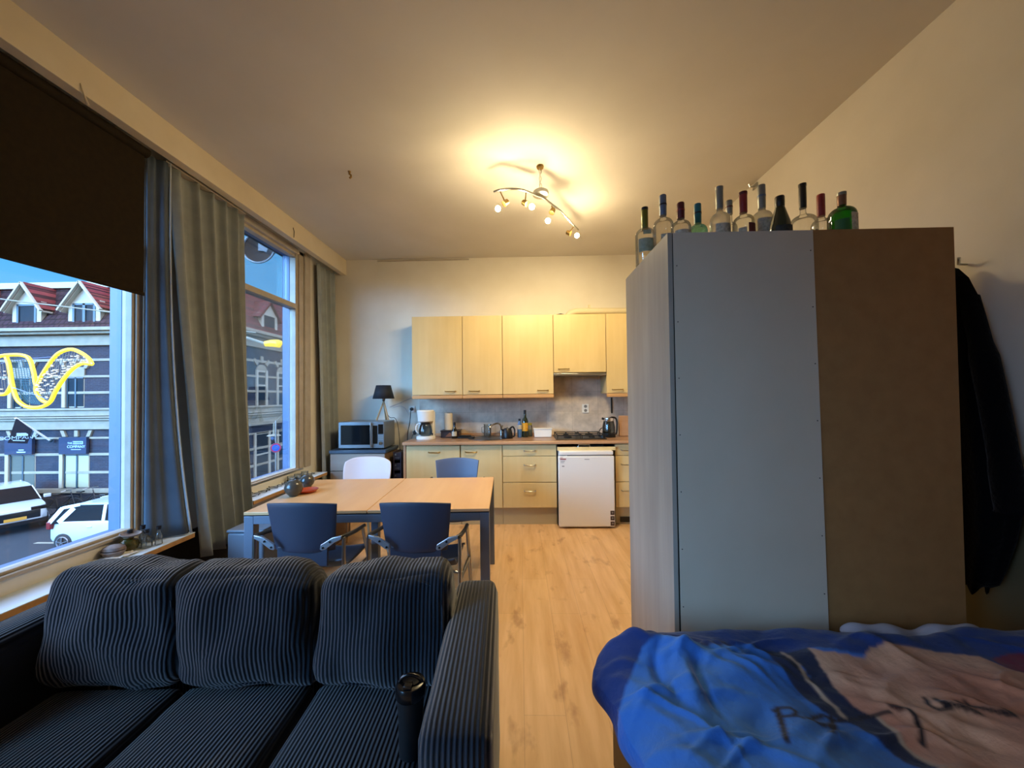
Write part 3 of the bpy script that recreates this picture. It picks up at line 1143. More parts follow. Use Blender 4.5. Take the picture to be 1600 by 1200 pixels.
for (px, rz, yb, lb) in ((97, .1, 15.3, 'dark bicycle against the facade, behind the nose of the high-set car'), (134, -.06, 15.75, 'dark bicycle in the middle of the row by the facade'), (172, .06, 15.25, 'dark bicycle by the facade, over the roof of the hatchback')):
    q = at(px, 785, Y=yb)
    make_bike('bicycle', lb, (q.x, yb, -3.38), rz)

# ---- festive light ribbon hanging over the street
LR = Vector((at(70, 590, Y=10).x, 10, at(70, 590, Y=10).z))
rb = thing('light_ribbon', 'big yellow lit festive ribbon decoration hanging above the street', 'street decoration', LR)


def rp_(x, y, d=0):
    return at(x / 4.615, 380 + y / 4.615, Y=10 + d) - LR


def smooth_path(pts, n=5):
    out = []
    P = [pts[0]] + pts + [pts[-1]]
    for i in range(1, len(P) - 2):
        for k in range(n):
            t = k / n
            a, b_, c_, d_ = P[i - 1], P[i], P[i + 1], P[i + 2]
            out.append(.5 * ((2 * b_) + (c_ - a) * t + (2 * a - 5 * b_ + 4 * c_ - d_) * t * t + (3 * b_ - a - 3 * c_ + d_) * t * t * t))
    out.append(pts[-1])
    return out


top_ = [(-150, 1000), (-80, 860), (0, 815), (90, 805), (170, 810), (215, 840), (245, 940), (262, 1020), (310, 940), (370, 850), (430, 790), (510, 765), (580, 788), (640, 830), (665, 872)]
bot_ = [(45, 820), (65, 880), (85, 1000), (105, 1080), (135, 1140), (200, 1180), (290, 1182), (360, 1145), (400, 1070), (455, 985), (520, 910), (590, 868), (665, 872)]
in_ = [(262, 1020), (262, 1070), (300, 1130), (345, 1152)]
l_ = [(-150, 1000), (-80, 1080), (0, 1090), (50, 1080), (85, 1020)]
for nm, arr in (('led_tube', top_), ('led_tube', bot_), ('led_tube', in_), ('led_tube', l_)):
    m = MB(); m.tube(smooth_path([rp_(x, y) for x, y in arr]), .048, 8); m.build(nm, 'ledge', rb)
# mesh netting between outlines
m = MB()


def lerp(arr, t):
    i = min(int(t * (len(arr) - 1)), len(arr) - 2)
    f_ = t * (len(arr) - 1) - i
    return (arr[i][0] * (1 - f_) + arr[i + 1][0] * f_, arr[i][1] * (1 - f_) + arr[i + 1][1] * f_)


A1 = top_[7:]
B1 = [(262, 1070), (300, 1130), (360, 1145), (400, 1070), (455, 985), (520, 910), (590, 868), (665, 872)]
for k in range(26):
    a, c_ = lerp(A1, k / 25), lerp(B1, k / 25)
    m.tube([rp_(*a), rp_(*c_)], .006, 4)
for j in range(1, 6):
    m.tube([rp_(lerp(A1, k / 25)[0] * (1 - j / 6) + lerp(B1, k / 25)[0] * j / 6, lerp(A1, k / 25)[1] * (1 - j / 6) + lerp(B1, k / 25)[1] * j / 6) for k in range(26)], .006, 4)
for k in range(10):
    m.tube([rp_(-140 + k * 20, 900 + (k % 3) * 8 - k * 6), rp_(-120 + k * 20, 1070)], .006, 4)
m.build('netting', 'net', rb, smooth=False)
m = MB()
A2 = [(75, 830), (90, 900), (105, 1010), (130, 1090), (190, 1150)]
B2 = [(205, 830), (235, 920), (250, 1010), (262, 1090), (290, 1160)]
for k in range(30):
    a, c_ = lerp(A2, k / 29), lerp(B2, k / 29)
    m.tube([rp_(*a, .1), rp_(*c_, .1)], .009, 4)
for j in range(0, 8):
    m.tube([rp_(lerp(A2, k / 12)[0] * (1 - j / 7) + lerp(B2, k / 12)[0] * j / 7, lerp(A2, k / 12)[1] * (1 - j / 7) + lerp(B2, k / 12)[1] * j / 7, .1) for k in range(13)], .006, 4)
m.build('netting', 'net_teal', rb, smooth=False)
m = MB()
rnd = random.Random(3)
for k in range(120):
    t = rnd.random(); s = rnd.uniform(.1, .9)
    a, c_ = lerp(A1, t), lerp(B1, t)
    q = rp_(a[0] * (1 - s) + c_[0] * s, a[1] * (1 - s) + c_[1] * s, -.03)
    m.obox(q, (.028, 0, 0), (0, .012, 0), (rnd.uniform(-.01, .01), 0, .014))
for k in range(24):
    q = rp_(rnd.uniform(-100, 55), rnd.uniform(880, 1060), -.03)
    m.obox(q, (.028, 0, 0), (0, .012, 0), (0, 0, .014))
tag(m.build('fairy_lights', 'net_lit', rb, smooth=False), kind='stuff')
m = MB(); m.tube([rp_(90, 1040, -.05), rp_(345, 1125, -.05)], .012, 5); m.tube([rp_(0, 870, .05), rp_(60, 855, .05), rp_(230, 830, .05), rp_(380, 820, .05)], .008, 5)
m.build('support_rod', 'casing', rb)
for y1, y2, lb in ((462, 487, 'thin pale cable spanning the street in front of the dormers'),):
    m = MB(); m.tube([at(-60, y1 - 3, Y=11), at(30, 471, Y=11), at(100, 479, Y=11), at(200, 491, Y=11), at(400, 520, Y=11.5)], .02, 5)
    tag(m.build('street_cable', 'stone'), lb, 'cable')
yl = thing('yellow_ornament', 'small yellow lit ornament at the cable end, seen through the far window', 'street decoration', at(430, 537, Y=13))
m = MB(); m.tube([(-.35, 0, 0), (-.1, 0, .02), (.12, 0, .0), (.25, 0, .05)], [.10, .13, .15, .05], 10); m.build('led_body', 'ledge', yl)
m = MB(); m.tube([(-2.2, 0, .62), (-.35, 0, 0)], .05, 6); m.build('support_rod', 'stone', yl)
# no-parking sign
q = at(431, 699.5, Y=12.0)
ns = thing('no_parking_sign', 'round blue and red no-parking sign on a pole outside the far window', 'road sign', (q.x, q.y, -3.5))
h_ = q.z + 3.5
m = MB(); m.cyl((0, 0, 0), (0, 0, h_ + .9), .025, .025, 10); m.build('pole', 'steel', ns)
nd = Vector((-q.x, -q.y, 0)).normalized()


def dsk(r, o_, mtl, nm):
    m = MB(); m.cyl(nd * o_ + Vector((0, 0, h_)), nd * (o_ + .004) + Vector((0, 0, h_)), r, r, 32); return m.build(nm, mtl, ns)


dsk(.155, .04, 'casing', 'sign_face'); dsk(.145, .045, 'red', 'red_ring'); dsk(.11, .05, 'blue', 'blue_disc')
sd = nd.cross(Vector((0, 0, 1)))
m = MB(); m.bar(nd * .057 + Vector((0, 0, h_)) - sd * .09 * .7 + Vector((0, 0, .09 * .7)), nd * .057 + Vector((0, 0, h_)) + sd * .09 * .7 - Vector((0, 0, .09 * .7)), .03, .006, nd); m.build('stripe', 'casing', ns, smooth=False)
# hanging street lantern beside it
q = at(428, 684, Y=12.6)
sl = thing('street_lantern', 'pale round street lantern hanging above the no-parking sign', 'lamp', q)
m = MB(); m.ball((0, 0, 0), .10, 14, 8, (1, 1, .9)); m.build('globe', 'casing', sl)
m = MB(); m.lathe([(.22, .07), (.18, .10), (.03, .13), (.02, .5)], (0, 0, 0), 16); m.build('hood', 'stone', sl)
m = MB(); m.tube([(0, 0, .5), (.3, .1, .85), (-.6, 4, 1.2)], .012, 5); m.build('hanging_wire', 'stone', sl)
# satellite dish fixed to our own facade
q = at(408, 391, X=-3.25)
sdish = thing('satellite_dish', 'grey satellite dish with a dark back, outside the upper pane of the far window', 'satellite dish', q)
nrm = Vector((.18, -.95, .15)).normalized()
u_ = nrm.cross(Vector((0, 0, 1))).normalized(); w_ = u_.cross(nrm)


def dishp(r, a, dd):
    return u_ * r * math.cos(a) * .9 + w_ * r * math.sin(a) + nrm * dd


m = MB(); m.grid(lambda s, t: dishp(.20 * t + 1e-4, 2 * PI * s, .05 * t * t + .006), 28, 6, True); m.build('reflector', 'dish_in', sdish, solid=.008)
m = MB(); m.tube([dishp(.20, 2 * PI * k / 28, .057) for k in range(28)], .012, 6, closed=True); m.build('dish_rim', 'dish', sdish)
m = MB(); m.tube([Vector((0, 0, 0)), Vector((.10, .08, .02)), Vector((.55, .5, -.05))], .018, 8); m.tube([Vector((.0, 0, .0)), Vector((.16, .0, -.06))], .012, 6)
m.obox((.06, .02, .03), (.08, .03, 0), (-.012, .03, 0), (0, 0, .05)); m.build('bracket', 'dish', sdish)
m = MB(); m.tube([(.05, 0, .05), (.15, -.03, .09), (.24, -.03, .0)], .008, 6); m.cyl((.22, -.04, .0), (.27, -.02, -.05), .02, .02, 10); m.build('receiver_arm', 'black', sdish)
# ================================================================== BLIND AND CURTAINS
bl = thing('roller_blind', 'dark brown roller blind half lowered over the near window', 'blind', (-2.38, 0, 2.13))
m = MB(); m.box(-.0015, .0015, .10, 2.275, .0, .88); m.build('fabric', 'blind', bl)
m = MB(); m.box(-.006, .006, .10, 2.277, -.012, .010); m.build('bottom_bar', 'blind', bl, bevel=.003)
m = MB(); m.cyl((0, .08, .91), (0, 2.29, .91), .03, .03, 16); m.build('roller', 'blind', bl)


def drape(name, mtl, y0t, y1t, y0b, y1b, xt, xb, z0, z1, folds, amp, label, group=None, seed=1, bulge=0.0, parent=None):
    rnd = random.Random(seed)
    ph = [rnd.uniform(-.5, .5) for _ in range(folds + 2)]

    def fn(u, v):
        # v 0 = bottom, 1 = top
        k = u ** 1.18 * folds
        a = amp * (1.0 - .35 * v)
        i = int(k)
        wob = ph[i] * (1 - (k - i)) + ph[min(i + 1, folds + 1)] * (k - i)
        s = math.sin(2 * PI * k + wob * 1.2 + .35 * math.sin(3 * v + i))
        s = math.copysign(abs(s) ** .8, s)
        y = (y0b + (y1b - y0b) * u) * (1 - v) + (y0t + (y1t - y0t) * u) * v + .012 * math.cos(2 * PI * k)
        e = (1 - v) ** 1.4
        x = xt + (xb - xt) * e + a * s + bulge * math.sin(PI * v) * math.sin(PI * u)
        x += .006 * noise.noise(Vector((u * 9, v * 3, seed)))
        return Vector((x, y, z0 + (z1 - z0) * v))
    m = MB(); m.grid(fn, folds * 14, 40)
    o = m.build(name, mtl, parent, solid=.004, angle=60)
    if label:
        tag(o, label, 'curtain', group)
    return o


c = drape('curtain', 'curtain', 2.435, 3.11, 2.525, 3.04, -2.385, -2.22, .36, 3.052, 5, .044,
          'grey green pleated curtain drawn together between the two windows', seed=4)
m = MB(); m.box(-2.42, -2.36, 2.40, 3.12, 3.056, 3.07); m.build('curtain_rail', 'frame', c)


def lining(u, v):
    # a flat blackout drop that turns from the window frame out to the curtain edge
    e = (1 - v) ** 2.6
    y = 2.312 + .092 * u + .058 * u * e
    x = -2.408 + .055 * u + .100 * u * e + .009 * math.sin(u * 9) + .005 * math.sin(u * 17 + v * 2)
    return Vector((x, y, .556 + (3.05 - .556) * v))


m = MB(); m.grid(lining, 26, 30)
c = m.build('blackout_curtain', 'curtain2', solid=.003, angle=60)
tag(c, 'flat blue grey blackout curtain standing on the near sill beside the brown blind', 'curtain')
m = MB()
m.grid(lambda u, v: lining(1.0, v) + Vector((.004 + .010 * u * (.6 + .8 * (1 - v)), .004 + .006 * u, 0)), 2, 30)
m.build('hem', 'hem', c, solid=.004)
drape('curtain', 'curtain', 4.26, 4.72, 4.30, 4.72, -2.385, -2.34, .30, 3.052, 4, .038,
      'grey green pleated curtain in the corner beside the microwave', seed=9)

# ================================================================== KITCHEN
KX = -1.305
cols = [(-1.305, -.695), (-.692, -.213), (-.210, .398), (.401, 1.026), (1.029, 1.62)]


def handle(mb, x, y, z, w=.125):
    """bow handle standing off a front that faces -Y"""
    h = w / 2
    mb.tube([(x - h, y, z), (x - h, y - .012, z), (x - h + .012, y - .026, z - .004), (x + h - .012, y - .026, z - .004), (x + h, y - .012, z), (x + h, y, z)], .0062, 8)


YU = 4.42
zt_, zb_ = 2.425, 1.475
labs = ['maple wall cabinet at the left end, next to the lamp',
        'narrow maple wall cabinet, second from the lamp',
        'maple wall cabinet beside the short one over the hob',
        'short maple wall cabinet above the hob with the extractor under it',
        'maple wall cabinet at the right end, half hidden by the wardrobe']
for i, (xa, xb) in enumerate(cols):
    zb = 1.727 if i == 3 else zb_
    c = thing('wall_cabinet', labs[i], 'cabinet', (xa, YU, zb), 0, 'maple wall cabinets')
    w = xb - xa
    m = MB(); m.box(.0, w, .021, YB - YU - .014, 0, zt_ - zb); m.build('body', 'maple', c, bevel=.001)
    m = MB(); m.box(.002, w - .002, 0, .019, .002, zt_ - zb); d = m.build('door', 'maple', c, bevel=.002)
    hx = {0: w - .145, 1: .14, 2: w - .13, 3: .12, 4: .125}[i]
    m = MB(); handle(m, hx, 0, .045); m.build('handle', 'brass', d)
    if i != 3:
        m = MB(); m.box(.0, w, -.01, .03, -.045, -.004); m.build('pelmet', 'pelmet', c, bevel=.006)
h = thing('extractor_hood', 'slim grey extractor hood under the short wall cabinet', 'extractor hood', (.40, YU, 1.69))
m = MB(); m.box(.003, .622, .01, .33, .006, .034); m.box(.003, .622, -.006, .012, .0, .026); m.build('body', 'steel', h, bevel=.004)
m = MB(); m.box(.05, .57, .05, .29, -.002, .006); m.build('filter', 'grey', h)
fp_ = MB(); fp_.tube(smooth_path([Vector(q) for q in ((.60, 4.62, 2.42), (.61, 4.62, 2.455), (.68, 4.62, 2.495), (.80, 4.62, 2.505), (1.3, 4.62, 2.50), (1.98, 4.62, 2.495))], 6), .040, 16)
fpo = fp_.build('flue_pipe', 'pipe')
tag(fpo, 'cream flue pipe lying on top of the wall cabinets', 'pipe')
m = MB(); m.box(.86, .885, 4.60, 4.64, 2.54, 2.58); m.build('clip', 'pipe', fpo)
m = MB(); m.tube([(.43, 4.50, 2.43), (.50, 4.49, 2.445), (.56, 4.5, 2.431)], .008, 6)
tag(m.build('cable_end', 'cable'), 'short dark cable end on top of the hob cabinet', 'cable')

YL = 4.17
zc = .905
base = [(-1.305, -.690), (-.682, -.213), (-.210, .398), (1.05, 1.65)]
for i, (xa, xb) in enumerate(base):
    w = xb - xa
    lb = ['maple base cabinet with one door behind the blue rear chair', 'narrow maple base cabinet under the sink',
          'maple drawer unit with three drawers left of the fridge', 'maple drawer unit between fridge and wardrobe'][i]
    c = thing('base_cabinet' if i < 2 else 'drawer_unit', lb, 'cabinet', (xa, YL, 0), 0, 'maple base units')
    m = MB(); m.box(0, w, .021, .57, .195, zc); m.build('body', 'maple', c, bevel=.001)
    m = MB(); m.box(0, w, .045, .06, .0, .193); m.build('plinth', 'plinth', c)
    if i < 2:
        m = MB(); m.box(.003, w - .003, 0, .019, .20, zc - .008); d = m.build('door', 'maple', c, bevel=.002)
        m = MB(); handle(m, w * .52 if i == 0 else .115, 0, .83, .125); m.build('handle', 'brass', d)
        if i == 0:
            m = MB(); m.box(-.03, -.004, .0, .57, 0, zc); m.build('end_panel', 'worktop_edge', c)
    else:
        for (z0, z1) in ((.20, .478), (.486, .772), (.780, .897)):
            m = MB(); m.box(.003, w - .003, 0, .019, z0, z1); d = m.build('drawer', 'maple_x', c, bevel=.002)
            m = MB(); handle(m, w * .5 if i == 2 else .13, 0, (z0 + z1) / 2 + (.05 if z1 - z0 > .2 else 0), .125); m.build('handle', 'steel', d)
# front strip hanging over the fridge
m = MB(); m.box(.402, 1.046, YL - .045, YL - .027, .842, .880)
c = m.build('cabinet_fascia', 'maple_x', bevel=.002)
tag(c, 'narrow maple strip with a handle above the fridge', 'cabinet front')
m = MB(); m.tube([(.63, YL - .036, .878), (.64, YL - .036, .905), (.76, YL - .036, .905), (.77, YL - .036, .878)], .005, 8); m.build('handle', 'steel', c)
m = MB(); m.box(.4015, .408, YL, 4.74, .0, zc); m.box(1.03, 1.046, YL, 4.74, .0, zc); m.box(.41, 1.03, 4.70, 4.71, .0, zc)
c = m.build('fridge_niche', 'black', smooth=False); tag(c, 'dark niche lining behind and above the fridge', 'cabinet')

w_ = MB(); w_.box(-1.335, 1.99, 4.135, 4.755, .912, .950)
wt = w_.build('worktop', 'worktop', bevel=.012, bseg=3)
tag(wt, 'brown wood look worktop running along the back wall', 'worktop')
m = MB(); m.box(-1.335, 1.99, 4.125, 4.136, .914, .944); m.build('front_edge', 'worktop_edge', wt, bevel=.005)
m = MB(); m.box(-1.305, .39, 4.742, 4.757, .951, .985); m.build('upstand', 'worktop_edge', wt, bevel=.003)

# fridge
fr = thing('fridge', 'white undercounter fridge standing out from under the worktop', 'fridge', (.405, 4.06, 0))
m = MB(); m.box(.01, .60, .055, .54, .012, .815); m.build('body', 'fridge', fr, bevel=.008)
m = MB(); m.box(0, .61, .0, .05, .02, .79); d = m.build('door', 'fridge', fr, bevel=.012, bseg=3)
m = MB(); m.box(.012, .60, .0, .50, .80, .845); m.build('top_board', 'fridge', fr, bevel=.010)
m = MB(); m.box(.10, .57, .006, .02, .79, .802); m.build('grip', 'grey', fr)
m = MB(); m.box(.285, .34, -.0015, 0, .752, .758); m.build('brand_mark', 'grey', d, smooth=False)
m = MB(); m.box(.02, .085, -.0015, 0, .752, .764); m.box(.02, .05, -.0015, 0, .772, .777); m.build('sticker_heading', 'stk_red', d, smooth=False)
m = MB()
for k in range(3):
    m.box(.025, .075 - k * .006, -.0015, 0, .738 - k * .01, .741 - k * .01)
m.box(.04, .065, -.0015, 0, .676, .686)
m.build('sticker_text', 'grey', d, smooth=False)
for k in range(3):
    m = MB(); m.box(.558, .602, -.0018, 0, .035 + k * .058, .080 + k * .058); s = m.build('energy_sticker', 'stk_dark', d, smooth=False)
    m = MB(); m.box(.572, .590, -.003, -.0018, .05 + k * .058, .068 + k * .058); m.build('sticker_symbol', 'grey', s, smooth=False)
for (x, y) in ((.05, .08), (.56, .08), (.05, .5), (.56, .5)):
    m = MB(); m.cyl((x, y, 0), (x, y, .02), .018, .018, 12); m.build('foot', 'black', fr)

m = MB(); m.box(1.105, 1.24, 4.196, 4.212, .025, .085)
tag(m.build('plinth_vent', 'black', bevel=.003), 'black vent in the plinth beside the fridge', 'vent')

# hob
q = (.40, 4.22, .951)
hb = thing('gas_hob', 'black four-burner gas hob set in the worktop', 'hob', q)
m = MB(); m.box(.0, .575, .0, .46, 0, .010); m.build('plate', 'black', hb, bevel=.004)
for (x, y, r) in ((.15, .13, .045), (.43, .13, .035), (.15, .34, .035), (.43, .34, .05)):
    m = MB(); m.lathe([(r, .010), (r, .020), (r * .7, .028), (.001, .028)], (x, y, 0), 20); m.build('burner', 'black_rough', hb)
for x0 in (.02, .30):
    m = MB()
    for y in (.03, .235, .43):
        m.bar((x0, y, .045), (x0 + .26, y, .045), .008, .010)
    for x in (x0, x0 + .13, x0 + .26):
        m.bar((x, .03, .045), (x, .43, .045), .008, .010)
    for x in (x0, x0 + .26):
        for y in (.03, .43):
            m.bar((x, y, .008), (x, y, .052), .008)
    m.build('pan_support', 'black_rough', hb)
for k in range(4):
    m = MB(); m.cyl((.545, .07 + k * .06, .010), (.545, .07 + k * .06, .034), .016, .014, 14); m.build('knob', 'black', hb)

# sink
sk = thing('sink', 'round stainless steel sink let into the worktop', 'sink', (-.40, 4.43, .951))
m = MB(); m.lathe([(.235, .0), (.235, .004), (.20, .005), (.185, -.0), (.17, -.0005), (.001, -.0006)], (0, 0, .0005), 40, sy=.9); m.build('bowl', 'sink', sk)
fc = thing('tap', 'chrome kitchen mixer tap arching over the sink', 'tap', (-.245, 4.668, .951))
m = MB(); m.cyl((0, 0, 0), (0, 0, .07), .024, .020, 18); m.build('base', 'chrome', fc)
m = MB(); m.tube(smooth_path([Vector(q) for q in ((0, 0, .06), (-.01, -.02, .14), (-.05, -.06, .165), (-.11, -.12, .145), (-.14, -.15, .115))]), .011, 12); m.build('spout', 'chrome', fc)
m = MB(); m.tube([(0, 0, .07), (.01, .03, .13)], .008, 8); m.build('lever', 'chrome', fc)
kt = thing('electric_kettle', 'small black electric kettle beside the tap', 'kettle', (-.16, 4.42, .952))
m = MB(); m.lathe([(.062, 0), (.066, .01), (.060, .05), (.048, .105), (.040, .118), (.001, .122)], (0, 0, 0), 28); m.build('body', 'black', kt)
m = MB(); m.tube(smooth_path([Vector(q) for q in ((.03, 0, .115), (.062, 0, .135), (.085, 0, .10), (.082, 0, .03), (.062, 0, .02))]), .010, 10); m.build('handle', 'black', kt)
m = MB(); m.prism([(-.045, .07), (-.085, .115), (-.045, .11)], 'XZ', -.014, .014); m.build('spout', 'black', kt, bevel=.004)
m = MB(); m.ball((0, 0, .128), .010, 10, 6); m.build('lid_knob', 'chrome', kt)
gj = thing('glass_jug', 'clear measuring jug standing by the sink', 'jug', (-.42, 4.66, .952))
m = MB(); m.lathe([(.038, 0), (.045, .01), (.047, .14), (.051, .15), (.049, .15), (.044, .14), (.042, .012), (.001, .008)], (0, 0, 0), 24, caps=False); m.build('body', 'jar_glass', gj)
m = MB(); m.tube([(-.047, 0, .12), (-.075, 0, .11), (-.072, 0, .05), (-.046, 0, .04)], .005, 8); m.build('handle', 'jar_glass', gj)
m = MB()
for k in range(3):
    m.box(.01, .035, -.0475, -.0465, .04 + k * .03, .043 + k * .03)
m.build('measure_marks', 'grey', gj, smooth=False)

# coffee maker
cm = thing('coffee_maker', 'white filter coffee maker at the left end of the worktop', 'coffee maker', (-1.14, 4.42, .951))
m = MB(); m.lathe([(.112, 0), (.115, .01), (.112, .035), (.10, .04)], (0, 0, 0), 36, sx=1, sy=.85); m.build('base', 'white', cm)
m = MB(); m.box(-.095, .095, .02, .10, .035, .33); m.build('column', 'white', cm, bevel=.02, bseg=4)
m = MB(); m.lathe([(.070, .20), (.092, .215), (.098, .30), (.102, .335), (.095, .345), (.001, .347)], (0, -.005, 0), 36); m.build('filter_basket', 'white', cm)
m = MB(); m.lathe([(.055, .042), (.078, .06), (.080, .10), (.066, .165), (.050, .185)], (0, -.02, 0), 32, caps=False); m.build('carafe', 'smoke', cm)
m = MB(); m.lathe([(.052, .183), (.056, .19), (.05, .2), (.001, .2)], (0, -.02, 0), 28); m.build('carafe_lid', 'c_black', cm)
m = MB(); m.tube(smooth_path([Vector(q) for q in ((-.05, -.03, .18), (-.10, -.04, .17), (-.105, -.04, .10), (-.075, -.03, .07))]), .008, 8); m.build('carafe_handle', 'white', cm)
m = MB(); m.box(.085, .097, -.06, -.04, .05, .075); m.build('switch', 'c_black', cm)

tr = thing('wooden_box', 'dark brown patterned box behind the soap bottle', 'box', (-.985, 4.62, .951))
m = MB(); m.box(0, .225, -.09, .09, 0, .075); m.build('box', 'glaze_dark', tr, bevel=.004)
m = MB(); m.box(-.008, .235, -.098, .098, .076, .088); m.build('lid', 'glaze_dark', tr, bevel=.004)
m = MB(); m.prism([(.055, .012), (.165, .012), (.11, .066)], 'XZ', -.092, -.0895); m.build('triangle', 'terracotta', tr, smooth=False)
pt = thing('paper_towel_roll', 'upright paper towel roll on the dark patterned box', 'paper towel', (-.905, 4.62, 1.04))
m = MB(); m.lathe([(.047, 0), (.050, .003), (.050, .207), (.047, .21), (.018, .21), (.018, .2), (.001, .2)], (0, 0, 0), 28); m.build('roll', 'towel', pt)
m = MB(); m.lathe([(.019, .2), (.019, .213), (.001, .214)], (0, 0, 0), 14); m.build('core', 'card', pt)


def bottle(name, label, cat, loc, prof, glassm, parts, group=None, seg=24, sy=1, rz=0):
    c = thing(name, label, cat, loc, rz, group)
    m = MB(); m.lathe(prof, (0, 0, 0), seg, caps=False, sy=sy)
    m.lathe([(prof[0][0], prof[0][1]), (prof[0][0] * .6, .006), (.0005, .010)], (0, 0, 0), seg, caps=False, sy=sy)
    m.build('glass', glassm, c)
    for nm, pr, mt in parts:
        m = MB(); m.lathe(pr, (0, 0, 0), seg, sy=sy if pr[0][0] > .025 else 1); m.build(nm, mt, c)
    return c


def label_patch(c, r, z0, z1, a0, a1, mt, sy=1, nm='label'):
    m = MB()
    m.grid(lambda u, v: Vector(((r + .0008) * math.cos(a0 + (a1 - a0) * u), (r + .0008) * math.sin(a0 + (a1 - a0) * u) * sy, z0 + (z1 - z0) * v)), 12, 1)
    return m.build(nm, mt, c, smooth=True)


FR = (-PI / 2 - 1.1, -PI / 2 + 1.1)
c = bottle('soap_bottle', 'small bottle with a pale label in front of the patterned box', 'bottle', (-.80, 4.44, .952),
           [(.028, 0), (.033, .01), (.033, .09), (.018, .13), (.012, .14), (.012, .165)], 'smoke', [('cap', [(.015, .155), (.015, .19), (.008, .195), (.001, .195)], 'c_black')])
label_patch(c, .033, .03, .085, *FR, 'l_white')
m = MB(); m.box(0, .20, 0, .09, 0, .018); m.box(.02, .16, .02, .08, .02, .034)
c = m.build('sponge_tray', 'black', bevel=.004, loc=(-.765, 4.43, .952)); tag(c, 'flat dark tray and cloth between soap bottle and sink', 'tray')
c = bottle('water_bottle', 'slim blue bottle with a black cap next to the wine bottle', 'bottle', (-.015, 4.50, .952),
           [(.026, 0), (.029, .01), (.029, .13), (.020, .17), (.012, .19), (.012, .205)], 'l_blue', [('cap', [(.014, .20), (.014, .225), (.001, .226)], 'c_black')])
label_patch(c, .029, .10, .15, *FR, 'l_white')
c = bottle('wine_bottle', 'tall black wine bottle with a yellow label on the worktop', 'bottle', (.052, 4.52, .952),
           [(.036, 0), (.039, .008), (.039, .19), (.030, .22), (.016, .245), (.014, .30), (.014, .325)], 'darkgreen', [('cap', [(.0155, .275), (.0155, .330), (.001, .331)], 'c_black')])
label_patch(c, .039, .075, .175, *FR, 'l_yellow')
label_patch(c, .0145, .285, .30, 0, 2 * PI, 'l_white', nm='neck_band')
c = bottle('storage_jar', 'olive green glass jar between wine bottle and white box', 'jar', (.098, 4.605, .952),
           [(.040, 0), (.044, .01), (.044, .13), (.038, .14)], 'jar_glass', [('contents', [(.041, .006), (.041, .085), (.001, .095)], 'jade'), ('lid', [(.042, .14), (.042, .165), (.001, .166)], 'jade')])
bx = thing('white_box', 'white plastic box with a lid on the worktop beside the hob', 'box', (.165, 4.48, .952))
m = MB(); m.prism([(.0, .0), (.205, 0), (.212, .095), (-.007, .095)], 'XZ', 0, .11); m.build('box', 'white', bx, bevel=.006)
m = MB(); m.box(-.012, .217, -.006, .116, .096, .106); m.build('lid', 'white', bx, bevel=.003)
gk = thing('glass_kettle', 'glass kettle with a black handle at the right end of the worktop', 'kettle', (1.055, 4.47, .952))
m = MB(); m.lathe([(.078, 0), (.080, .01), (.078, .045), (.072, .048)], (0, 0, 0), 30); m.build('base', 'black', gk)
m = MB(); m.lathe([(.074, .046), (.074, .12), (.062, .18), (.058, .195)], (0, 0, 0), 30, caps=False); m.build('body', 'smoke', gk)
m = MB(); m.lathe([(.060, .19), (.062, .20), (.060, .225), (.03, .235), (.001, .236)], (0, 0, 0), 30); m.build('lid', 'chrome', gk)
m = MB(); m.tube(smooth_path([Vector(q) for q in ((.03, 0, .232), (.08, 0, .225), (.10, 0, .17), (.092, 0, .05), (.07, 0, .03))]), .011, 10); m.tube([(-.058, 0, .215), (-.08, 0, .222)], .014, 8); m.build('handle', 'black', gk)
m = MB(); m.tube(smooth_path([Vector(q) for q in ((.975, 4.56, .960), (.965, 4.59, 1.0), (1.0, 4.60, 1.045), (1.06, 4.61, 1.03), (1.12, 4.62, .96))]), .006, 8)
tag(m.build('kettle_cord', 'cable'), 'dark looping cord between hob and glass kettle', 'cable')
m = MB(); m.box(1.19, 1.36, 4.52, 4.545, .952, 1.20); c = m.build('cutting_board', 'worktop_edge', bevel=.006)
tag(c, 'upright wooden board half hidden by the wardrobe edge', 'cutting board')
m = MB(); m.box(1.155, 1.172, 4.742, 4.757, 1.22, 1.42); c = m.build('knife_strip', 'black', bevel=.002)
tag(c, 'black strip on the tiles beside the wardrobe edge', 'knife strip')
# sockets
sc = thing('wall_socket', 'white double wall socket on the tiles over the hob', 'socket', (.83, 4.757, 1.285))
m = MB(); m.box(-.043, .043, -.012, 0, -.055, .055); m.build('plate', 'white', sc, bevel=.003)
for z in (-.026, .026):
    m = MB(); m.lathe([(.020, -.013), (.017, -.005), (.001, -.005)], (0, 0, z), 20, 'Y'); m.build('socket_face', 'grey', sc)
sc = thing('wall_socket', 'wall socket with a black plug at the left end of the tiles', 'socket', (-1.41, 4.769, 1.30))
m = MB(); m.box(-.04, .04, -.012, 0, -.04, .04); m.build('plate', 'white', sc, bevel=.003)
pl = thing('power_plug', 'black plug and cord hanging beside the coffee maker', 'cable', (-1.41, 4.757, 1.30))
m = MB(); m.cyl((0, 0, 0), (0, -.035, 0), .022, .016, 16); m.build('plug', 'cable', pl)
m = MB(); m.tube(smooth_path([Vector(q) for q in ((0, -.03, 0), (0, -.045, -.04), (-.01, -.05, -.16), (-.035, -.06, -.30), (-.04, -.06, -.40))]), .0055, 8); m.build('cord', 'cable', pl)
m = MB(); m.tube(smooth_path([Vector(q) for q in ((-1.305, 4.40, .960), (-1.30, 4.42, 1.0), (-1.28, 4.45, 1.04), (-1.275, 4.46, 1.0))]), .007, 8)
m.obox((-1.285, 4.45, 1.025), (.014, 0, .01), (0, .014, 0), (-.01, 0, .02))
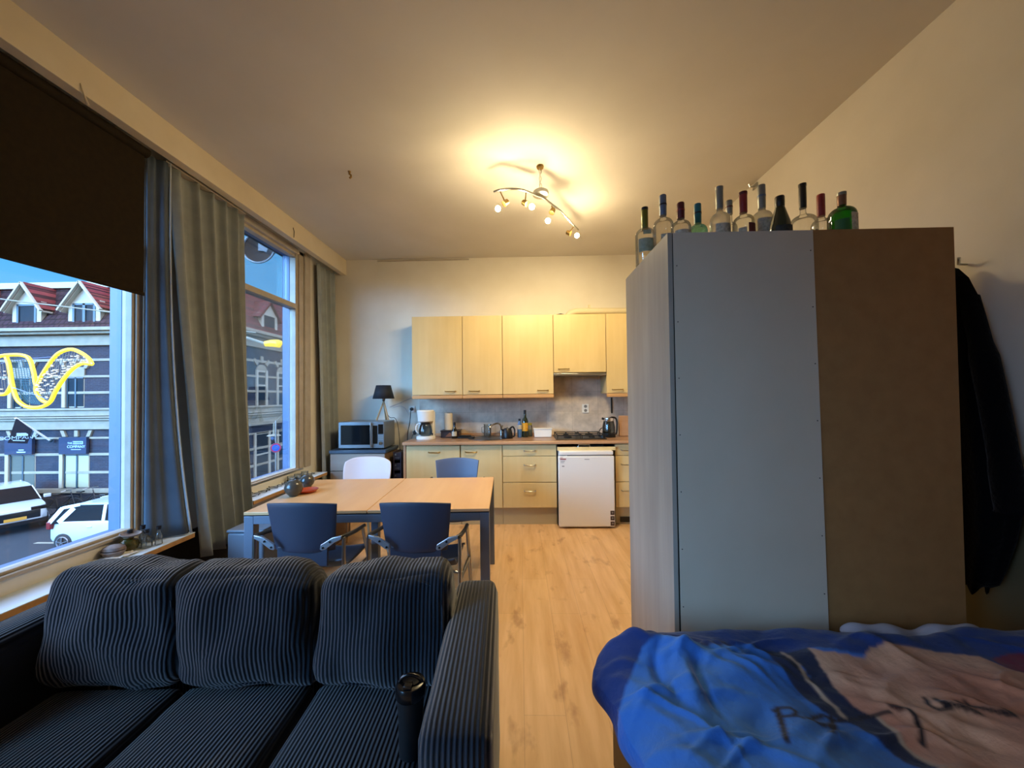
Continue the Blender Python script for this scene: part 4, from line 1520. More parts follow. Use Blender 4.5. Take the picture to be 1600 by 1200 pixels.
tag(m.build('black_adapter', 'cable'), 'small black adapter plug beside the coffee maker base', 'cable')
m = MB(); m.tube(smooth_path([Vector(q) for q in ((-1.70, 4.765, 1.33), (-1.62, 4.76, 1.36), (-1.52, 4.76, 1.40), (-1.42, 4.76, 1.44), (-1.335, 4.76, 1.475))], 6), .004, 6)
m.tube(smooth_path([Vector(q) for q in ((-1.66, 4.765, 1.32), (-1.56, 4.76, 1.34), (-1.49, 4.76, 1.30), (-1.45, 4.76, 1.22))], 6), .003, 6)
tag(m.build('wall_cable', 'cable_w'), 'loose white cable on the wall under the first wall cabinet', 'cable')

# microwave cabinet
mc = thing('microwave_cabinet', 'low grey brown cabinet with a dark top under the microwave', 'cabinet', (-2.245, 4.30, 0))
m = MB(); m.box(.0, .65, .02, .44, .04, .80); m.build('body', 'cab_side', mc, bevel=.002)
m = MB(); m.box(-.01, .665, -.01, .45, .802, .84); m.build('top', 'cab_top', mc, bevel=.006)
m = MB(); m.box(.003, .647, 0, .018, .60, .795); d = m.build('drawer', 'cab_front', mc, bevel=.002)
m = MB(); m.tube(smooth_path([Vector(q) for q in ((.20, 0, .70), (.215, -.022, .70), (.325, -.03, .70), (.435, -.022, .70), (.45, 0, .70))]), .008, 8); m.build('handle', 'steel', d)
for k in range(2):
    m = MB(); m.box(.003 + k * .323, .323 + k * .324, 0, .018, .06, .592); d = m.build('door', 'cab_front', mc, bevel=.002)
    m = MB(); m.tube([(.29 + k * .07, 0, .52), (.29 + k * .07, -.025, .50), (.29 + k * .07, -.025, .42), (.29 + k * .07, 0, .40)], .006, 8); m.build('handle', 'steel', d)
mw = thing('microwave', 'steel microwave with a dark glass door on the low cabinet', 'microwave', (-2.165, 4.345, .853))
W_, D_, H_ = .545, .37, .315
m = MB(); m.box(0, W_, .02, D_, .0, H_); m.build('body', 'mw', mw, bevel=.006)
m = MB(); m.box(.0, W_ * .755, -.004, .02, .004, H_ - .002); d = m.build('door', 'mw', mw, bevel=.003)
m = MB(); m.box(.028, W_ * .705, -.007, -.003, .045, H_ - .038); m.build('door_window', 'mw_glass', d, bevel=.002)
m = MB(); m.box(W_ * .715, W_ * .735, -.035, -.015, .005, H_ - .005); m.box(W_ * .718, W_ * .732, -.016, -.003, .02, .04); m.box(W_ * .718, W_ * .732, -.016, -.003, H_ - .04, H_ - .02); m.build('door_handle', 'steel', d, bevel=.004)
m = MB(); m.box(W_ * .757, W_, -.004, .02, .004, H_ - .002); p_ = m.build('control_panel', 'mw', mw, bevel=.003)
m = MB(); m.box(W_ * .757, W_ * .86, -.006, -.003, .055, H_ - .045); m.build('panel_glass', 'mw_glass', p_)
m = MB(); m.box(W_ * .875, W_ * .985, -.006, -.003, .17, .285); m.build('display', 'mw_glass', p_)
m = MB()
for r in range(3):
    for k in range(3):
        m.box(W_ * .88 + k * .019, W_ * .88 + k * .019 + .014, -.007, -.003, .10 + r * .02, .112 + r * .02)
m.build('buttons', 'steel', p_)
m = MB(); m.lathe([(.019, -.02), (.021, -.004)], (W_ * .93, 0, .062), 20, 'Y'); m.build('dial', 'chrome', p_)
for (x, y) in ((.04, .05), (.5, .05), (.04, .33), (.5, .33)):
    m = MB(); m.cyl((x, y, -.013), (x, y, .002), .014, .014, 10); m.build('foot', 'black', mw)
# table lamp
tl = thing('table_lamp', 'small tripod table lamp with a black shade on the microwave', 'lamp', (-1.70, 4.55, 1.1745))
m = MB(); m.lathe([(.128, .265), (.086, .43)], (0, 0, 0), 36, caps=False); m.build('lamp_shade', 'lamp_shade', tl, solid=.003)
for k in range(3):
    a = PI / 2 + k * 2 * PI / 3
    m = MB(); m.tube([(.085 * math.cos(a), .085 * math.sin(a), 0), (-.012 * math.cos(a), -.012 * math.sin(a), .265)], [.012, .010], 10); m.build('leg', 'lamp_wood', tl)
m = MB(); m.cyl((0, 0, .235), (0, 0, .30), .016, .016, 14); m.ball((0, 0, .33), .03, 14, 8); m.build('lamp_holder', 'black', tl)
m = MB(); m.tube(smooth_path([Vector(q) for q in ((0, 0, .24), (.01, .03, .12), (.06, .05, .03), (.115, .06, .022), (.15, .05, -.03), (.17, .04, -.12), (.19, .02, -.25), (.20, .0, -.36))]), .004, 6); m.build('cord', 'cable', tl)
# leaning folded rack between the cabinets
rk = thing('folded_rack', 'narrow dark plum folded rack in the gap beside the microwave cabinet', 'rack', (-1.49, 4.42, 0))
m = MB()
m.box(-.05, -.035, 0, .25, .02, .80); m.box(.035, .05, 0, .25, .02, .80)
m.build('side_frame', 'purple', rk, bevel=.004)
for k in range(6):
    m = MB(); m.obox((0, .12, .12 + k * .125), (.036, 0, .0), (0, .12, 0), (0.004, 0, .045)); m.build('shelf', 'purple', rk, bevel=.006)
m = MB()
for k in range(6):
    m.box(-.028, .028, -.004, -.001, .10 + k * .125, .106 + k * .125); m.box(-.028, -.01, -.004, -.001, .13 + k * .125, .15 + k * .125)
m.build('trim_mark', 'grey', rk, smooth=False)

# ================================================================== TABLE AND CHAIRS
TB = thing('dining_table', 'beech topped dining table with a grey metal frame', 'table', (-1.0, 2.79, 0), math.radians(2.2))
hx, hy = .775, .455
m = MB(); m.box(-hx, -.002, -hy, hy, .722, .742); m.build('tabletop', 'table', TB, bevel=.003)
m = MB(); m.box(.002, hx, -hy, hy, .722, .742); m.build('tabletop', 'table', TB, bevel=.003)
m = MB(); m.box(-hx, hx, -hy + .002, hy - .002, .716, .7215); m.build('underlay', 'dark', TB)
for s in (-1, 1):
    m = MB(); m.box(-hx + .06, hx - .06, s * (hy - .002) if s < 0 else hy - .03, -hy + .03 if s < 0 else hy - .002, .665, .715); m.build('apron', 'alu', TB, bevel=.002)
    m = MB(); xx = s * (hx - .03); m.box(xx - .014, xx + .014, -hy + .06, hy - .06, .665, .715); m.build('apron', 'alu', TB, bevel=.002)
for sx in (-1, 1):
    for sy in (-1, 1):
        x, y = sx * (hx - .030), sy * (hy - .030)
        m = MB(); m.box(x - .030, x + .030, y - .028, y + .028, 0, .7155); m.build('leg', 'alu', TB, bevel=.003)
m = MB(); m.box(-.068, -.018, -.20, -.15, .0, .7155); m.build('leg', 'alu', TB, bevel=.003)


def make_chair(name, label, mtl):
    c = thing(name, label, 'chair', (0, 0, 0))
    # back shell, facing +Y

    def back(u, v):
        z = .575 + .275 * v
        w = .355 + .06 * v
        x = (u - .5) * w
        y = -.03 - .035 * v + .05 * (2 * u - 1) ** 2
        zz = z + .018 * (1 - (2 * u - 1) ** 2) * (v > .5) * 2 * (v - .5)
        return Vector((x, y, zz))
    m = MB(); m.grid(back, 16, 10); m.build('backrest', mtl, c, solid=.012, bevel=.003)

    def seat(u, v):
        x = (u - .5) * (.44 - .03 * v)
        y = .02 + .42 * v
        z = .450 + .02 * (2 * u - 1) ** 2 - .012 * math.sin(PI * v) - .03 * max(0, v - .85) / .15 + .05 * max(0, .15 - v) / .15
        return Vector((x, y, z))
    m = MB(); m.grid(seat, 14, 14); m.build('seat', mtl, c, solid=.014, bevel=.003)
    m = MB(); m.box(-.15, .15, -.015, .0, .49, .60); m.build('back_bracket', mtl, c, bevel=.005)
    for s in (-1, 1):
        # cast bracket from the back shell round to the arm pad
        m = MB()
        m.prism([(s * .13, .607), (s * .135, .632), (s * .20, .672), (s * .255, .684), (s * .255, .664), (s * .215, .645), (s * .16, .605), (s * .14, .600)], 'XZ', -.062, -.048)
        ar = m.build('arm_bracket', 'arm_alu', c, bevel=.003)
        m = MB()
        for q_ in ((.150, .617), (.190, .650)):
            m.cyl((s * q_[0], -.066, q_[1]), (s * q_[0], -.060, q_[1]), .006, .006, 10)
        m.build('screw', 'black', ar)
        m = MB(); m.tube(smooth_path([Vector(q) for q in ((s * .25, -.055, .674), (s * .262, -.02, .672), (s * .262, .10, .655), (s * .258, .22, .645))]), [.012] * 16, 8)
        m.build('armrest', 'black', c)
        for (ya, yb, nm) in ((-.02, -.05, 'leg'), (.30, .36, 'leg')):
            m = MB()
            if nm == 'leg' and ya < 0:
                m.tube([(s * .262, -.045, .668), (s * .262, -.05, .30), (s * .27, -.07, 0)], .011, 10)
            else:
                m.tube([(s * .262, .19, .645), (s * .262, .27, .42), (s * .265, .36, 0)], .011, 10)
            m.build('leg', 'steel', c)
        m = MB(); m.tube([(s * .262, -.05, .425), (s * .262, .265, .425)], .010, 8); m.tube([(s * .19, .05, .432), (s * .262, .05, .425)], .009, 8); m.build('side_rail', 'steel', c)
    return c


ch = make_chair('armchair', 'navy blue plastic armchair at the table end near the curtain, its back to the sofa', 'chair_blue')
ch.location = (at(474.5, 786, Y=2.13).x, 2.13, 0); ch.rotation_euler = (0, 0, math.radians(-1.5)); ch['group'] = 'navy chairs on the sofa side of the table'
c2 = copy_tree(ch, None, (at(650, 786, Y=2.13).x, 2.13, 0), math.radians(-1.5), 'navy blue plastic armchair nearest the open floor, its back to the sofa')
ch3 = make_chair('armchair', 'slate blue armchair on the far side of the table, facing the sofa', 'chair_grey')
ch3.location = (at(714, 735, Y=3.50).x, 3.50, 0); ch3.rotation_euler = (0, 0, PI)

# white shell chair
wc = thing('shell_chair', 'white plastic shell chair behind the table', 'chair', (at(569, 735, Y=3.68).x + .02, 3.68, 0), PI)


def shell(u, v):
    # v 0 front of the seat ... 1 top of the back
    a = (2 * u - 1)
    if v < .5:
        t = v / .5
        y = .42 * (1 - t); z = .45 - .02 * math.sin(PI * t); w = .44
    else:
        t = (v - .5) / .5
        y = -.02 - .07 * t; z = .45 + .40 * t; w = .44 + .07 * t - .05 * t ** 6
    y += .05 * a * a * (v > .5) * min(1, (v - .5) * 4)
    z -= .045 * a ** 4 * (((v - .5) * 2) ** 3 if v > .5 else 0) + (-.03 * a * a if v < .5 else 0)
    return Vector((a * w / 2, y, z))


m = MB(); m.grid(shell, 20, 30); m.build('shell', 'chair_white', wc, solid=.010, bevel=.003)
for s in (-1, 1):
    for yy, yb in ((.06, -.02), (.33, .40)):
        m = MB(); m.tube([(s * .15, yy, .44), (s * .21, yb, 0)], [.014, .010], 10); m.build('leg', 'lamp_wood', wc)

# things on the table
for (px, py, r, lb) in ((455, 777, .062, 'larger dark round ceramic vase on the table corner'), (477, 763, .053, 'smaller dark round ceramic vase behind the larger one on the table')):
    q = at(px, py, Z=.742)
    c = thing('round_vase', lb, 'vase', (q.x, q.y + r * .5, .7425), 0)
    m = MB(); m.lathe([(.018, 0), (.03, .002)] + [(r * math.sin(t), r - r * .97 * math.cos(t)) for t in [x * PI / 14 for x in range(3, 13)]] + [(r * .26, r * 1.94), (r * .22, r * 1.93), (r * .18, r * 1.8)], (0, 0, 0), 32, caps=False); m.build('body', 'pot', c)
q = at(480, 769, Z=.742)
c = thing('orange_dish', 'small orange red dish beside the round vases', 'dish', (q.x, q.y, .7425), .3)
m = MB(); m.lathe([(.045, 0), (.06, .004), (.075, .018), (.078, .022), (.070, .018), (.05, .009), (.001, .007)], (0, 0, 0), 30); m.build('dish', 'orange', c)

# things under the table by the wall
m = MB(); m.box(0, .26, 0, .35, 0, .50); c = m.build('storage_box', 'greybox', bevel=.012, loc=(-2.10, 2.60, 0)); tag(c, 'light grey plastic box on the floor between curtain and table leg', 'box')
m = MB(); m.box(-.005, .265, -.005, .355, .505, .525); m.build('lid', 'greybox', c, bevel=.008)
m = MB(); m.box(0, .36, 0, .4, 0, .50); c = m.build('cardboard_box', 'card', bevel=.004, loc=(-2.2, 3.55, 0)); tag(c, 'brown cardboard box on the floor under the far window sill', 'box')
m = MB(); m.box(.14, .22, -.003, .403, .501, .504); m.build('tape', 'lamp_wood', c)

# things on the far sill
for k, (px, py) in enumerate(((443, 752), (455, 748), (465, 744))):
    q = at(px, py, Z=.601)
    c = thing('tealight_glass', ['tealight glass on the far sill, first of the trio from the curtain', 'tealight glass on the far sill, middle one of the trio', 'tealight glass on the far sill, last of the trio towards the microwave'][k], 'candle holder', (min(max(q.x, -2.38), -2.30), q.y, .6005), 0, 'tealight glasses')
    m = MB(); m.lathe([(.028, 0), (.034, .004), (.036, .052), (.033, .052), (.031, .012), (.001, .010)], (0, 0, 0), 22, caps=False); m.build('glass', 'jar_glass', c)
    m = MB(); m.lathe([(.019, .012), (.019, .028), (.001, .029)], (0, 0, 0), 16); m.build('candle', 'paper', c)
rnd = random.Random(5)
pts = []
for k in range(46):
    t = k / 45
    pts.append(Vector((-2.36 + .045 * math.sin(k * 1.9) + rnd.uniform(-.01, .01), 3.15 + 1.0 * t + .03 * math.sin(k * 2.7), .6065 + .006 * abs(math.sin(k * 1.3)))))
m = MB(); m.tube(smooth_path(pts, 3), .0028, 5)
for k, q in enumerate(pts[::2]):
    m.ball(q + Vector((0, 0, .003)), .006, 8, 5)
tag(m.build('string_lights', 'cable'), 'unlit string lights lying tangled along the far window sill', 'string lights')

# things on the near sill
q = at(178, 864, Z=.545)
c = thing('shell_bowl', 'small brown grey shell shaped bowl on the near sill', 'bowl', (max(q.x, -2.38), q.y - .06, .5455), .2)
m = MB(); m.lathe([(.02, 0), (.045, .012), (.058, .035), (.055, .040), (.048, .030), (.03, .012), (.001, .01)], (0, 0, 0), 24, sy=.75); m.build('lower_shell', 'shell', c)
m = MB(); m.lathe([(.056, .043), (.05, .058), (.03, .068), (.001, .072)], (0, .004, 0), 24, sy=.75); m.build('upper_shell', 'shell', c)
q = at(213, 856, Z=.545)
c = thing('ceramic_pot', 'green brown glazed pot topped by a tilted saucer on the near sill', 'pot', (max(q.x, -2.39), q.y - .045, .5455))
m = MB(); m.lathe([(.025, 0), (.042, .012), (.050, .035), (.040, .062), (.022, .072), (.026, .082)], (0, 0, 0), 28); m.build('body', 'pot_green', c)
m = MB(); m.lathe([(.02, .088), (.038, .094), (.050, .106), (.047, .107), (.03, .098), (.001, .096)], (0, 0, 0), 28); d = m.build('saucer', 'shell', c); d.rotation_euler = (0, .12, 0)
for (px, py, hh, lb) in ((203, 850, .12, 'small capped glass bottle closest to the brown blind on the near sill'),
                         (223, 848, .135, 'taller thin capped glass bottle behind the glazed pot'),
                         (229, 849, .11, 'round capped glass bottle right behind the glazed pot'),
                         (248, 842, .115, 'capped glass bottle standing alone near the blackout curtain')):
    q = at(px, py, X={203: -2.40, 223: -2.355, 229: -2.325, 248: -2.295}[px])
    c = thing('spice_bottle', lb, 'bottle', (q.x, q.y, .546), 0, 'small capped bottles on the near sill')
    r = .017 if py != 849 else .026
    m = MB(); m.lathe([(r, 0), (r + .002, .004), (r + .001, hh * .5), (.009, hh * .66), (.009, hh * .85)], (0, 0, 0), 18, caps=False); m.build('glass', 'jar_glass', c)
    m = MB(); m.lathe([(.0125, hh * .83), (.0135, hh), (.001, hh + .002)], (0, 0, 0), 14); m.build('cap', 'c_black', c)
q = at(150, 880, Z=.545)
m = MB(); m.grid(lambda u, v: Vector((-.06 + .12 * u, -.14 + .28 * v, .006 + .018 * abs(noise.noise(Vector((u * 5, v * 8, 2)))))), 16, 30)
c = m.build('crumpled_paper', 'paper', solid=.002, loc=(max(q.x, -2.36), q.y, .546), smooth=False)
tag(c, 'crumpled white paper lying on the near sill', 'paper')
# ================================================================== SOFA
SF = thing('sofa', 'navy corduroy three-seat sofa facing away from the table', 'sofa', (-.955, 1.12, 0), math.radians(2.5))
HW = .87


def puff(m, cx, cy, cz, w, d, h, rad, n=14, bulge=(0, 0, 0), seed=0, wob=.006, shear=0.0):
    """soft box cushion: rounded corners, swollen faces, slight wrinkles"""
    start = len(m.bm.verts)
    hw, hd, hh = w / 2, d / 2, h / 2
    verts = {}

    def key(p):
        return tuple(round(c, 5) for c in p)

    def mapp(p):
        x, y, z = p
        q = Vector((x * hw, y * hd, z * hh))
        inner = Vector((max(-hw + rad, min(hw - rad, q.x)), max(-hd + rad, min(hd - rad, q.y)), max(-hh + rad, min(hh - rad, q.z))))
        dd = q - inner
        if dd.length > 1e-6:
            q = inner + dd.normalized() * rad * min(1, max(abs(dd.x), abs(dd.y), abs(dd.z)) / rad)
        bx = (1 - y * y) * (1 - z * z); by = (1 - x * x) * (1 - z * z); bz = (1 - x * x) * (1 - y * y)
        q.x += bulge[0] * x * bx; q.y += bulge[1] * y * by; q.z += bulge[2] * z * bz
        q.x += shear * (z + 1) * .5
        nv = noise.noise_vector(Vector((q.x * 7 + seed, q.y * 7, q.z * 7))) * wob
        nv += noise.noise_vector(Vector((q.x * 18 + seed * 2, q.y * 18, q.z * 9))) * wob * .4
        return q + nv + Vector((cx, cy, cz))

    def V(p):
        k = key(p)
        if k not in verts:
            verts[k] = m.bm.verts.new(mapp(p))
        return verts[k]
    fs = []
    for axx in range(3):
        for s in (-1, 1):
            for i in range(n):
                for j in range(n):
                    def P(a, b_):
                        p = [0, 0, 0]
                        p[axx] = s
                        p[(axx + 1) % 3] = math.sin(PI / 2 * (-1 + 2 * a / n))
                        p[(axx + 2) % 3] = math.sin(PI / 2 * (-1 + 2 * b_ / n))
                        return V(tuple(p))
                    fs.append(m.bm.faces.new((P(i, j), P(i + 1, j), P(i + 1, j + 1), P(i, j + 1))))
    m._tag(fs)
    return m


for s in (-1, 1):
    m = MB(); puff(m, s * (HW - .088), .045, .37, .176, .74, .66, .045, 12, (.004, 0, .006), 3 + s, .003); m.build('armrest', 'cord', SF, angle=80)
for k in range(3):
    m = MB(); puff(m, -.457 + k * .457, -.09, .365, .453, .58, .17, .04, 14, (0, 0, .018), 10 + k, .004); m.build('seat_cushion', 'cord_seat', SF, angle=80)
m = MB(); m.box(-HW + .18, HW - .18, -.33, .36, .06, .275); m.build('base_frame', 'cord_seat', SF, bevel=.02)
m = MB(); puff(m, 0, .385, .38, HW * 2 - .37, .07, .60, .034, 12, (0, 0, 0), 2, .003); m.build('back_panel', 'cord', SF, angle=80)
for sx in (-1, 1):
    for sy in (-.24, .33):
        m = MB(); m.cyl((sx * (HW - .10), sy, 0), (sx * (HW - .10), sy, .06), .02, .025, 12); m.build('foot', 'black', SF)
# loose back cushions
for k, (x, lb, w, tw, lean) in enumerate(((-1.405, 'corduroy back cushion in the window-side corner of the sofa', .49, -.03, -.02), (-.940, 'middle corduroy back cushion of the sofa', .47, .01, -.03), (-.475, 'corduroy back cushion beside the sofa arm near the open floor', .455, .01, .0))):
    c = thing('back_cushion', lb, 'cushion', (x, 1.315, .476), math.radians(2.5) + tw * .3, 'corduroy back cushions')
    m = MB(); puff(m, 0, 0, .19, w, .19, .38, .06, 18, (.006, .035, .012), 20 + k * 7, .022, lean)
    o = m.build('cover', 'cord', c, angle=80)
    m = MB()
    loop = []
    for t in range(40):
        a = 2 * PI * t / 40
        cx_, sz_ = math.cos(a), math.sin(a)
        e = .5
        px_, pz_ = math.copysign(abs(cx_) ** e, cx_) * (w / 2 - .028), math.copysign(abs(sz_) ** e, sz_) * .165
        loop.append(Vector((px_ + lean * (pz_ / .2 + 1) * .5, -.083 - .0 * abs(pz_), .19 + pz_)))
    m.tube(loop, .004, 6, closed=True)
    m.build('piping', 'cord', c)
    c.rotation_euler = (math.radians(-4), 0, math.radians(2.5) + tw)

# tumbler on the seat
tb = thing('travel_tumbler', 'black travel tumbler standing on the sofa seat by the arm', 'tumbler', (-.318, 1.045, .464))
tb.scale = (.95, .95, .93)
m = MB(); m.lathe([(.031, 0), (.034, .004), (.036, .12), (.040, .172), (.040, .176)], (0, 0, 0), 32); m.build('body', 'tumbler_m', tb)
m = MB(); m.lathe([(.042, .174), (.044, .178), (.044, .200), (.040, .210), (.036, .212), (.001, .208)], (0, 0, 0), 32); l_ = m.build('lid', 'tumbler', tb)
m = MB(); m.tube(smooth_path([Vector(q) for q in ((-.034, 0, .208), (-.02, 0, .226), (.0, 0, .231), (.022, 0, .224), (.036, 0, .207))]), .006, 8); m.obox((.0, -.024, .214), (.012, 0, 0), (0, .010, 0), (0, 0, .008)); m.build('lid_handle', 'tumbler', l_, bevel=.002)

# ================================================================== WARDROBE
WX0, WX1, WY0, WY1, WZ = .583, 1.682, 1.45, 2.03, 2.092
wd = thing('wardrobe', 'tall wardrobe turned with its grey and brown back boards towards the sofa', 'wardrobe', (WX0, WY0, 0), 0)
W_ = WX1 - WX0; D_ = WY1 - WY0
m = MB(); m.box(0, .018, .0, D_ - .02, 0, WZ - .001); m.build('side_panel', 'ward_side', wd, bevel=.001)
m = MB(); m.box(W_ - .018, W_, .006, D_ - .02, 0, WZ - .001); m.build('side_panel', 'ward_side', wd, bevel=.001)
m = MB(); m.box(.019, W_ - .019, .008, D_ - .02, WZ - .018, WZ - .001); m.build('top_panel', 'ward_side', wd)
m = MB(); m.box(.019, W_ - .019, .012, D_ - .02, .02, .04); m.build('bottom_panel', 'ward_side', wd)
m = MB(); m.box(.018, .028, .004, .008, 0, WZ - .002); m.build('shadow_gap', 'dark', wd, smooth=False)
# back boards with a slightly slanting seam
m = MB()
sx0, sx1 = 1.163 - WX0 + .010, 1.143 - WX0
m.prism([(.026, .0), (sx0, .0), (sx1, WZ - .002), (.022, WZ - .002)], 'XZ', 0.0, .004); m.build('grey_back_board', 'ward_white', wd, smooth=False)
m = MB()
m.prism([(sx0 - .02, .0), (W_ - .001, .0), (W_ - .001, WZ), (sx1 - .02, WZ)], 'XZ', .0045, .008); m.build('brown_back_board', 'ward_brown', wd, smooth=False)
m = MB()
for k in range(9):
    m.cyl((.034, -.0015, .2 + k * .22), (.034, 0, .2 + k * .22), .0022, .0022, 8)
    m.cyl((sx1 - .012 + (sx0 - sx1) * (1 - (.25 + k * .22) / WZ), -.0015, .25 + k * .22), (sx1 - .012 + (sx0 - sx1) * (1 - (.25 + k * .22) / WZ), 0, .25 + k * .22), .0022, .0022, 8)
m.build('nail', 'black', wd)
for s in (0, 1):
    m = MB(); m.box(.002 + s * W_ / 2, W_ / 2 - .002 + s * W_ / 2, D_ - .019, D_, .03, WZ - .001); d = m.build('door', 'ward_side', wd, bevel=.001)
    m = MB(); m.box(W_ / 2 - .05 + s * .085, W_ / 2 - .035 + s * .085, D_, D_ + .025, 1.0, 1.16); m.build('handle', 'steel', d, bevel=.003)

# bottles on the wardrobe: (crop x of neck, crop y of top, y-depth, kind)
BZ = WZ
G = 'empty bottles on top of the wardrobe'


def bot(cx, ct, Y, kind, label):
    px, py = 960 + cx / 4, 270 + ct / 4
    q = at(px, py, Y=Y)
    hgt = q.z - BZ
    loc = (max(q.x, WX0 + .05), Y, BZ + .0005)
    k = kind
    r = k['r']
    n = k.get('n', .013)
    sh = k['sh'] * hgt      # shoulder start
    ne = k['ne'] * hgt      # neck start
    ctop = hgt
    ch_ = k['cap'] * hgt
    sh0, sh = sh, ne - r * .85
    prof = [(r * .93, 0), (r, .008), (r, sh * .6), (r, sh)]
    for t in range(1, 9):
        a = t * PI / 18
        prof.append((n + (r - n) * math.cos(a), sh + (ne - sh) * math.sin(a) * .93))
    prof += [(n * 1.12, ne + .004), (n, ne + .012), (n, hgt - .004)]
    if k.get('cone'):
        sh = sh0
        prof = [(r * .93, 0), (r, .01), (r, sh), (r * .86, sh + (ne - sh) * .35), (r * .62, sh + (ne - sh) * .7), (n * 1.15, ne), (n, hgt - .01)]
    c = thing('bottle', label, 'bottle', loc, 0, G)
    m = MB(); m.lathe(prof, (0, 0, 0), 28, caps=False)
    m.lathe([(r * .93, .0), (r * .6, .006), (.0005, .012)], (0, 0, 0), 28, caps=False)
    m.build('glass', k['g'], c)
    m = MB(); m.lathe([(n + .0025, hgt - ch_), (n + .003, hgt - ch_ * .6), (n + .003, hgt - .003), (n + .001, hgt), (.001, hgt)], (0, 0, 0), 20); cp = m.build('cap', k['c'], c)
    if 'ring' in k:
        m = MB(); m.lathe([(n + .0042, hgt - ch_ * .52), (n + .0042, hgt - ch_ * .44)], (0, 0, 0), 20, caps=False); m.build('cap_ring', k['ring'], cp)
    if 'tip' in k:
        m = MB(); m.lathe([(n + .004, hgt - .012), (n + .004, hgt + .001), (.001, hgt + .002)], (0, 0, 0), 20); m.build('cap_top', k['tip'], cp)
    for (z0, z1, a0, a1, mt) in k.get('lab', ()):
        label_patch(c, r * 1.002, z0 * hgt, z1 * hgt, -PI / 2 + a0, -PI / 2 + a1, mt)
    return c


bot(181, 222, 1.85, dict(r=.047, sh=.52, ne=.66, cap=.36, g='clear', c='c_olive', tip='c_black', lab=((.22, .44, -1.0, 1.1, 'l_olive'), (.50, .57, -.5, .3, 'l_olive'))), 'clear bottle with an olive foil neck, out at the wardrobe edge nearest the kitchen')
bot(302, 142, 1.74, dict(r=.045, sh=.50, ne=.64, cap=.32, g='clear', c='c_bluegrey', ring='c_black', lab=((.12, .34, -.6, 1.1, 'l_white'),)), 'clear bottle with a tall blue grey foil neck')
bot(413, 190, 1.63, dict(r=.041, sh=.48, ne=.62, cap=.34, g='clear', c='c_dred', ring='c_red', lab=((.1, .36, -1, 1, 'l_white'),)), 'small clear bottle with a dark red cap beside the aqua one')
bot(519, 197, 1.74, dict(r=.041, sh=.42, ne=.62, cap=.36, g='aqua', c='c_teal', ring='c_black'), 'round aqua bottle with a teal cap')
bot(655, 93, 1.70, dict(r=.042, sh=.50, ne=.62, cap=.32, g='clear_warm', c='c_grey', tip='c_grey', lab=((.1, .42, -.9, .9, 'l_white'),)), 'tall frosted bottle with a long neck and grey cap, in front of a smaller one')
bot(716, 176, 1.92, dict(r=.036, sh=.55, ne=.68, cap=.20, g='clear', c='c_grey', ring='c_dred'), 'clear bottle with a grey cap standing behind its taller neighbours')
bot(803, 125, 1.64, dict(r=.043, sh=.47, ne=.60, cap=.36, g='clear', c='c_red', tip='c_dred', lab=((.16, .40, -.1, 1.1, 'l_red'), (.16, .33, -1.0, -.25, 'l_white'))), 'clear bottle with a tall red cap and dark red label between two tall frosted ones')
bot(918, 79, 1.70, dict(r=.041, sh=.53, ne=.62, cap=.34, g='clear_warm', c='c_grey', ring='c_bluegrey', lab=((.1, .48, -1, 1, 'l_white'),)), 'tall frosted bottle with a long neck, directly beside the dark green one')
bot(1032, 150, 1.60, dict(r=.042, sh=.30, ne=.78, cap=.22, n=.015, cone=True, g='darkgreen', c='c_black', lab=((.12, .34, -1, 1, 'l_black'),)), 'dark green sparkling wine bottle with sloping shoulders')
bot(1174, 73, 1.86, dict(r=.060, sh=.44, ne=.62, cap=.30, g='clear', c='c_black', tip='c_black', lab=((.1, .38, .2, 1.2, 'l_black'), (.1, .30, -1.1, -.3, 'l_white'))), 'broad clear bottle with a black cap and black label')
bot(1289, 138, 1.73, dict(r=.040, sh=.46, ne=.60, cap=.36, g='clear', c='c_red', lab=((.14, .34, -1.1, 1.1, 'l_red'),)), 'slim clear bottle with a bright red cap next to the bright green bottle')
bot(1419, 128, 1.60, dict(r=.050, sh=.58, ne=.72, cap=.25, g='green', c='c_brown', tip='c_grey', lab=((.08, .52, -.1, 1.4, 'l_white'), (.08, .42, -1.2, -.2, 'l_green'))), 'bright green bottle with a brown and grey cap at the end of the row')

# ================================================================== COAT
ct = thing('long_coat', 'long black coat hanging on the wall beyond the wardrobe', 'coat', (1.945, 1.62, 0))
prof = [  # z, y centre, half width y, half depth x
    (.62, .03, .035, .040), (.66, .03, .075, .055), (.75, .02, .09, .060), (.86, .01, .11, .065), (1.0, .0, .12, .07), (1.15, .01, .12, .07), (1.3, .02, .12, .07), (1.5, .035, .11, .065),
    (1.7, .05, .095, .055), (1.85, .065, .08, .045), (1.95, .08, .06, .035), (2.0, .09, .035, .02), (2.02, .10, .012, .008)]


def coatf(u, v):
    k = v * (len(prof) - 1)
    i = min(int(k), len(prof) - 2); f_ = k - i
    z, yc, wy, dx = [prof[i][j] * (1 - f_) + prof[i + 1][j] * f_ for j in range(4)]
    a = 2 * PI * u
    fold = 1 + .10 * math.sin(5 * a + z * 2) * (1 - v * .6) + .03 * math.sin(11 * a)
    n_ = noise.noise(Vector((math.cos(a) * 2, math.sin(a) * 2, z * 5))) * .012
    x = math.cos(a) * dx * fold * .9 - .0
    y = yc + (math.sin(a) * wy) * fold + n_
    zz = z + (.03 * math.sin(3 * a) * (1 if v < .02 else 0))
    return Vector((min(x, .06), y, zz))


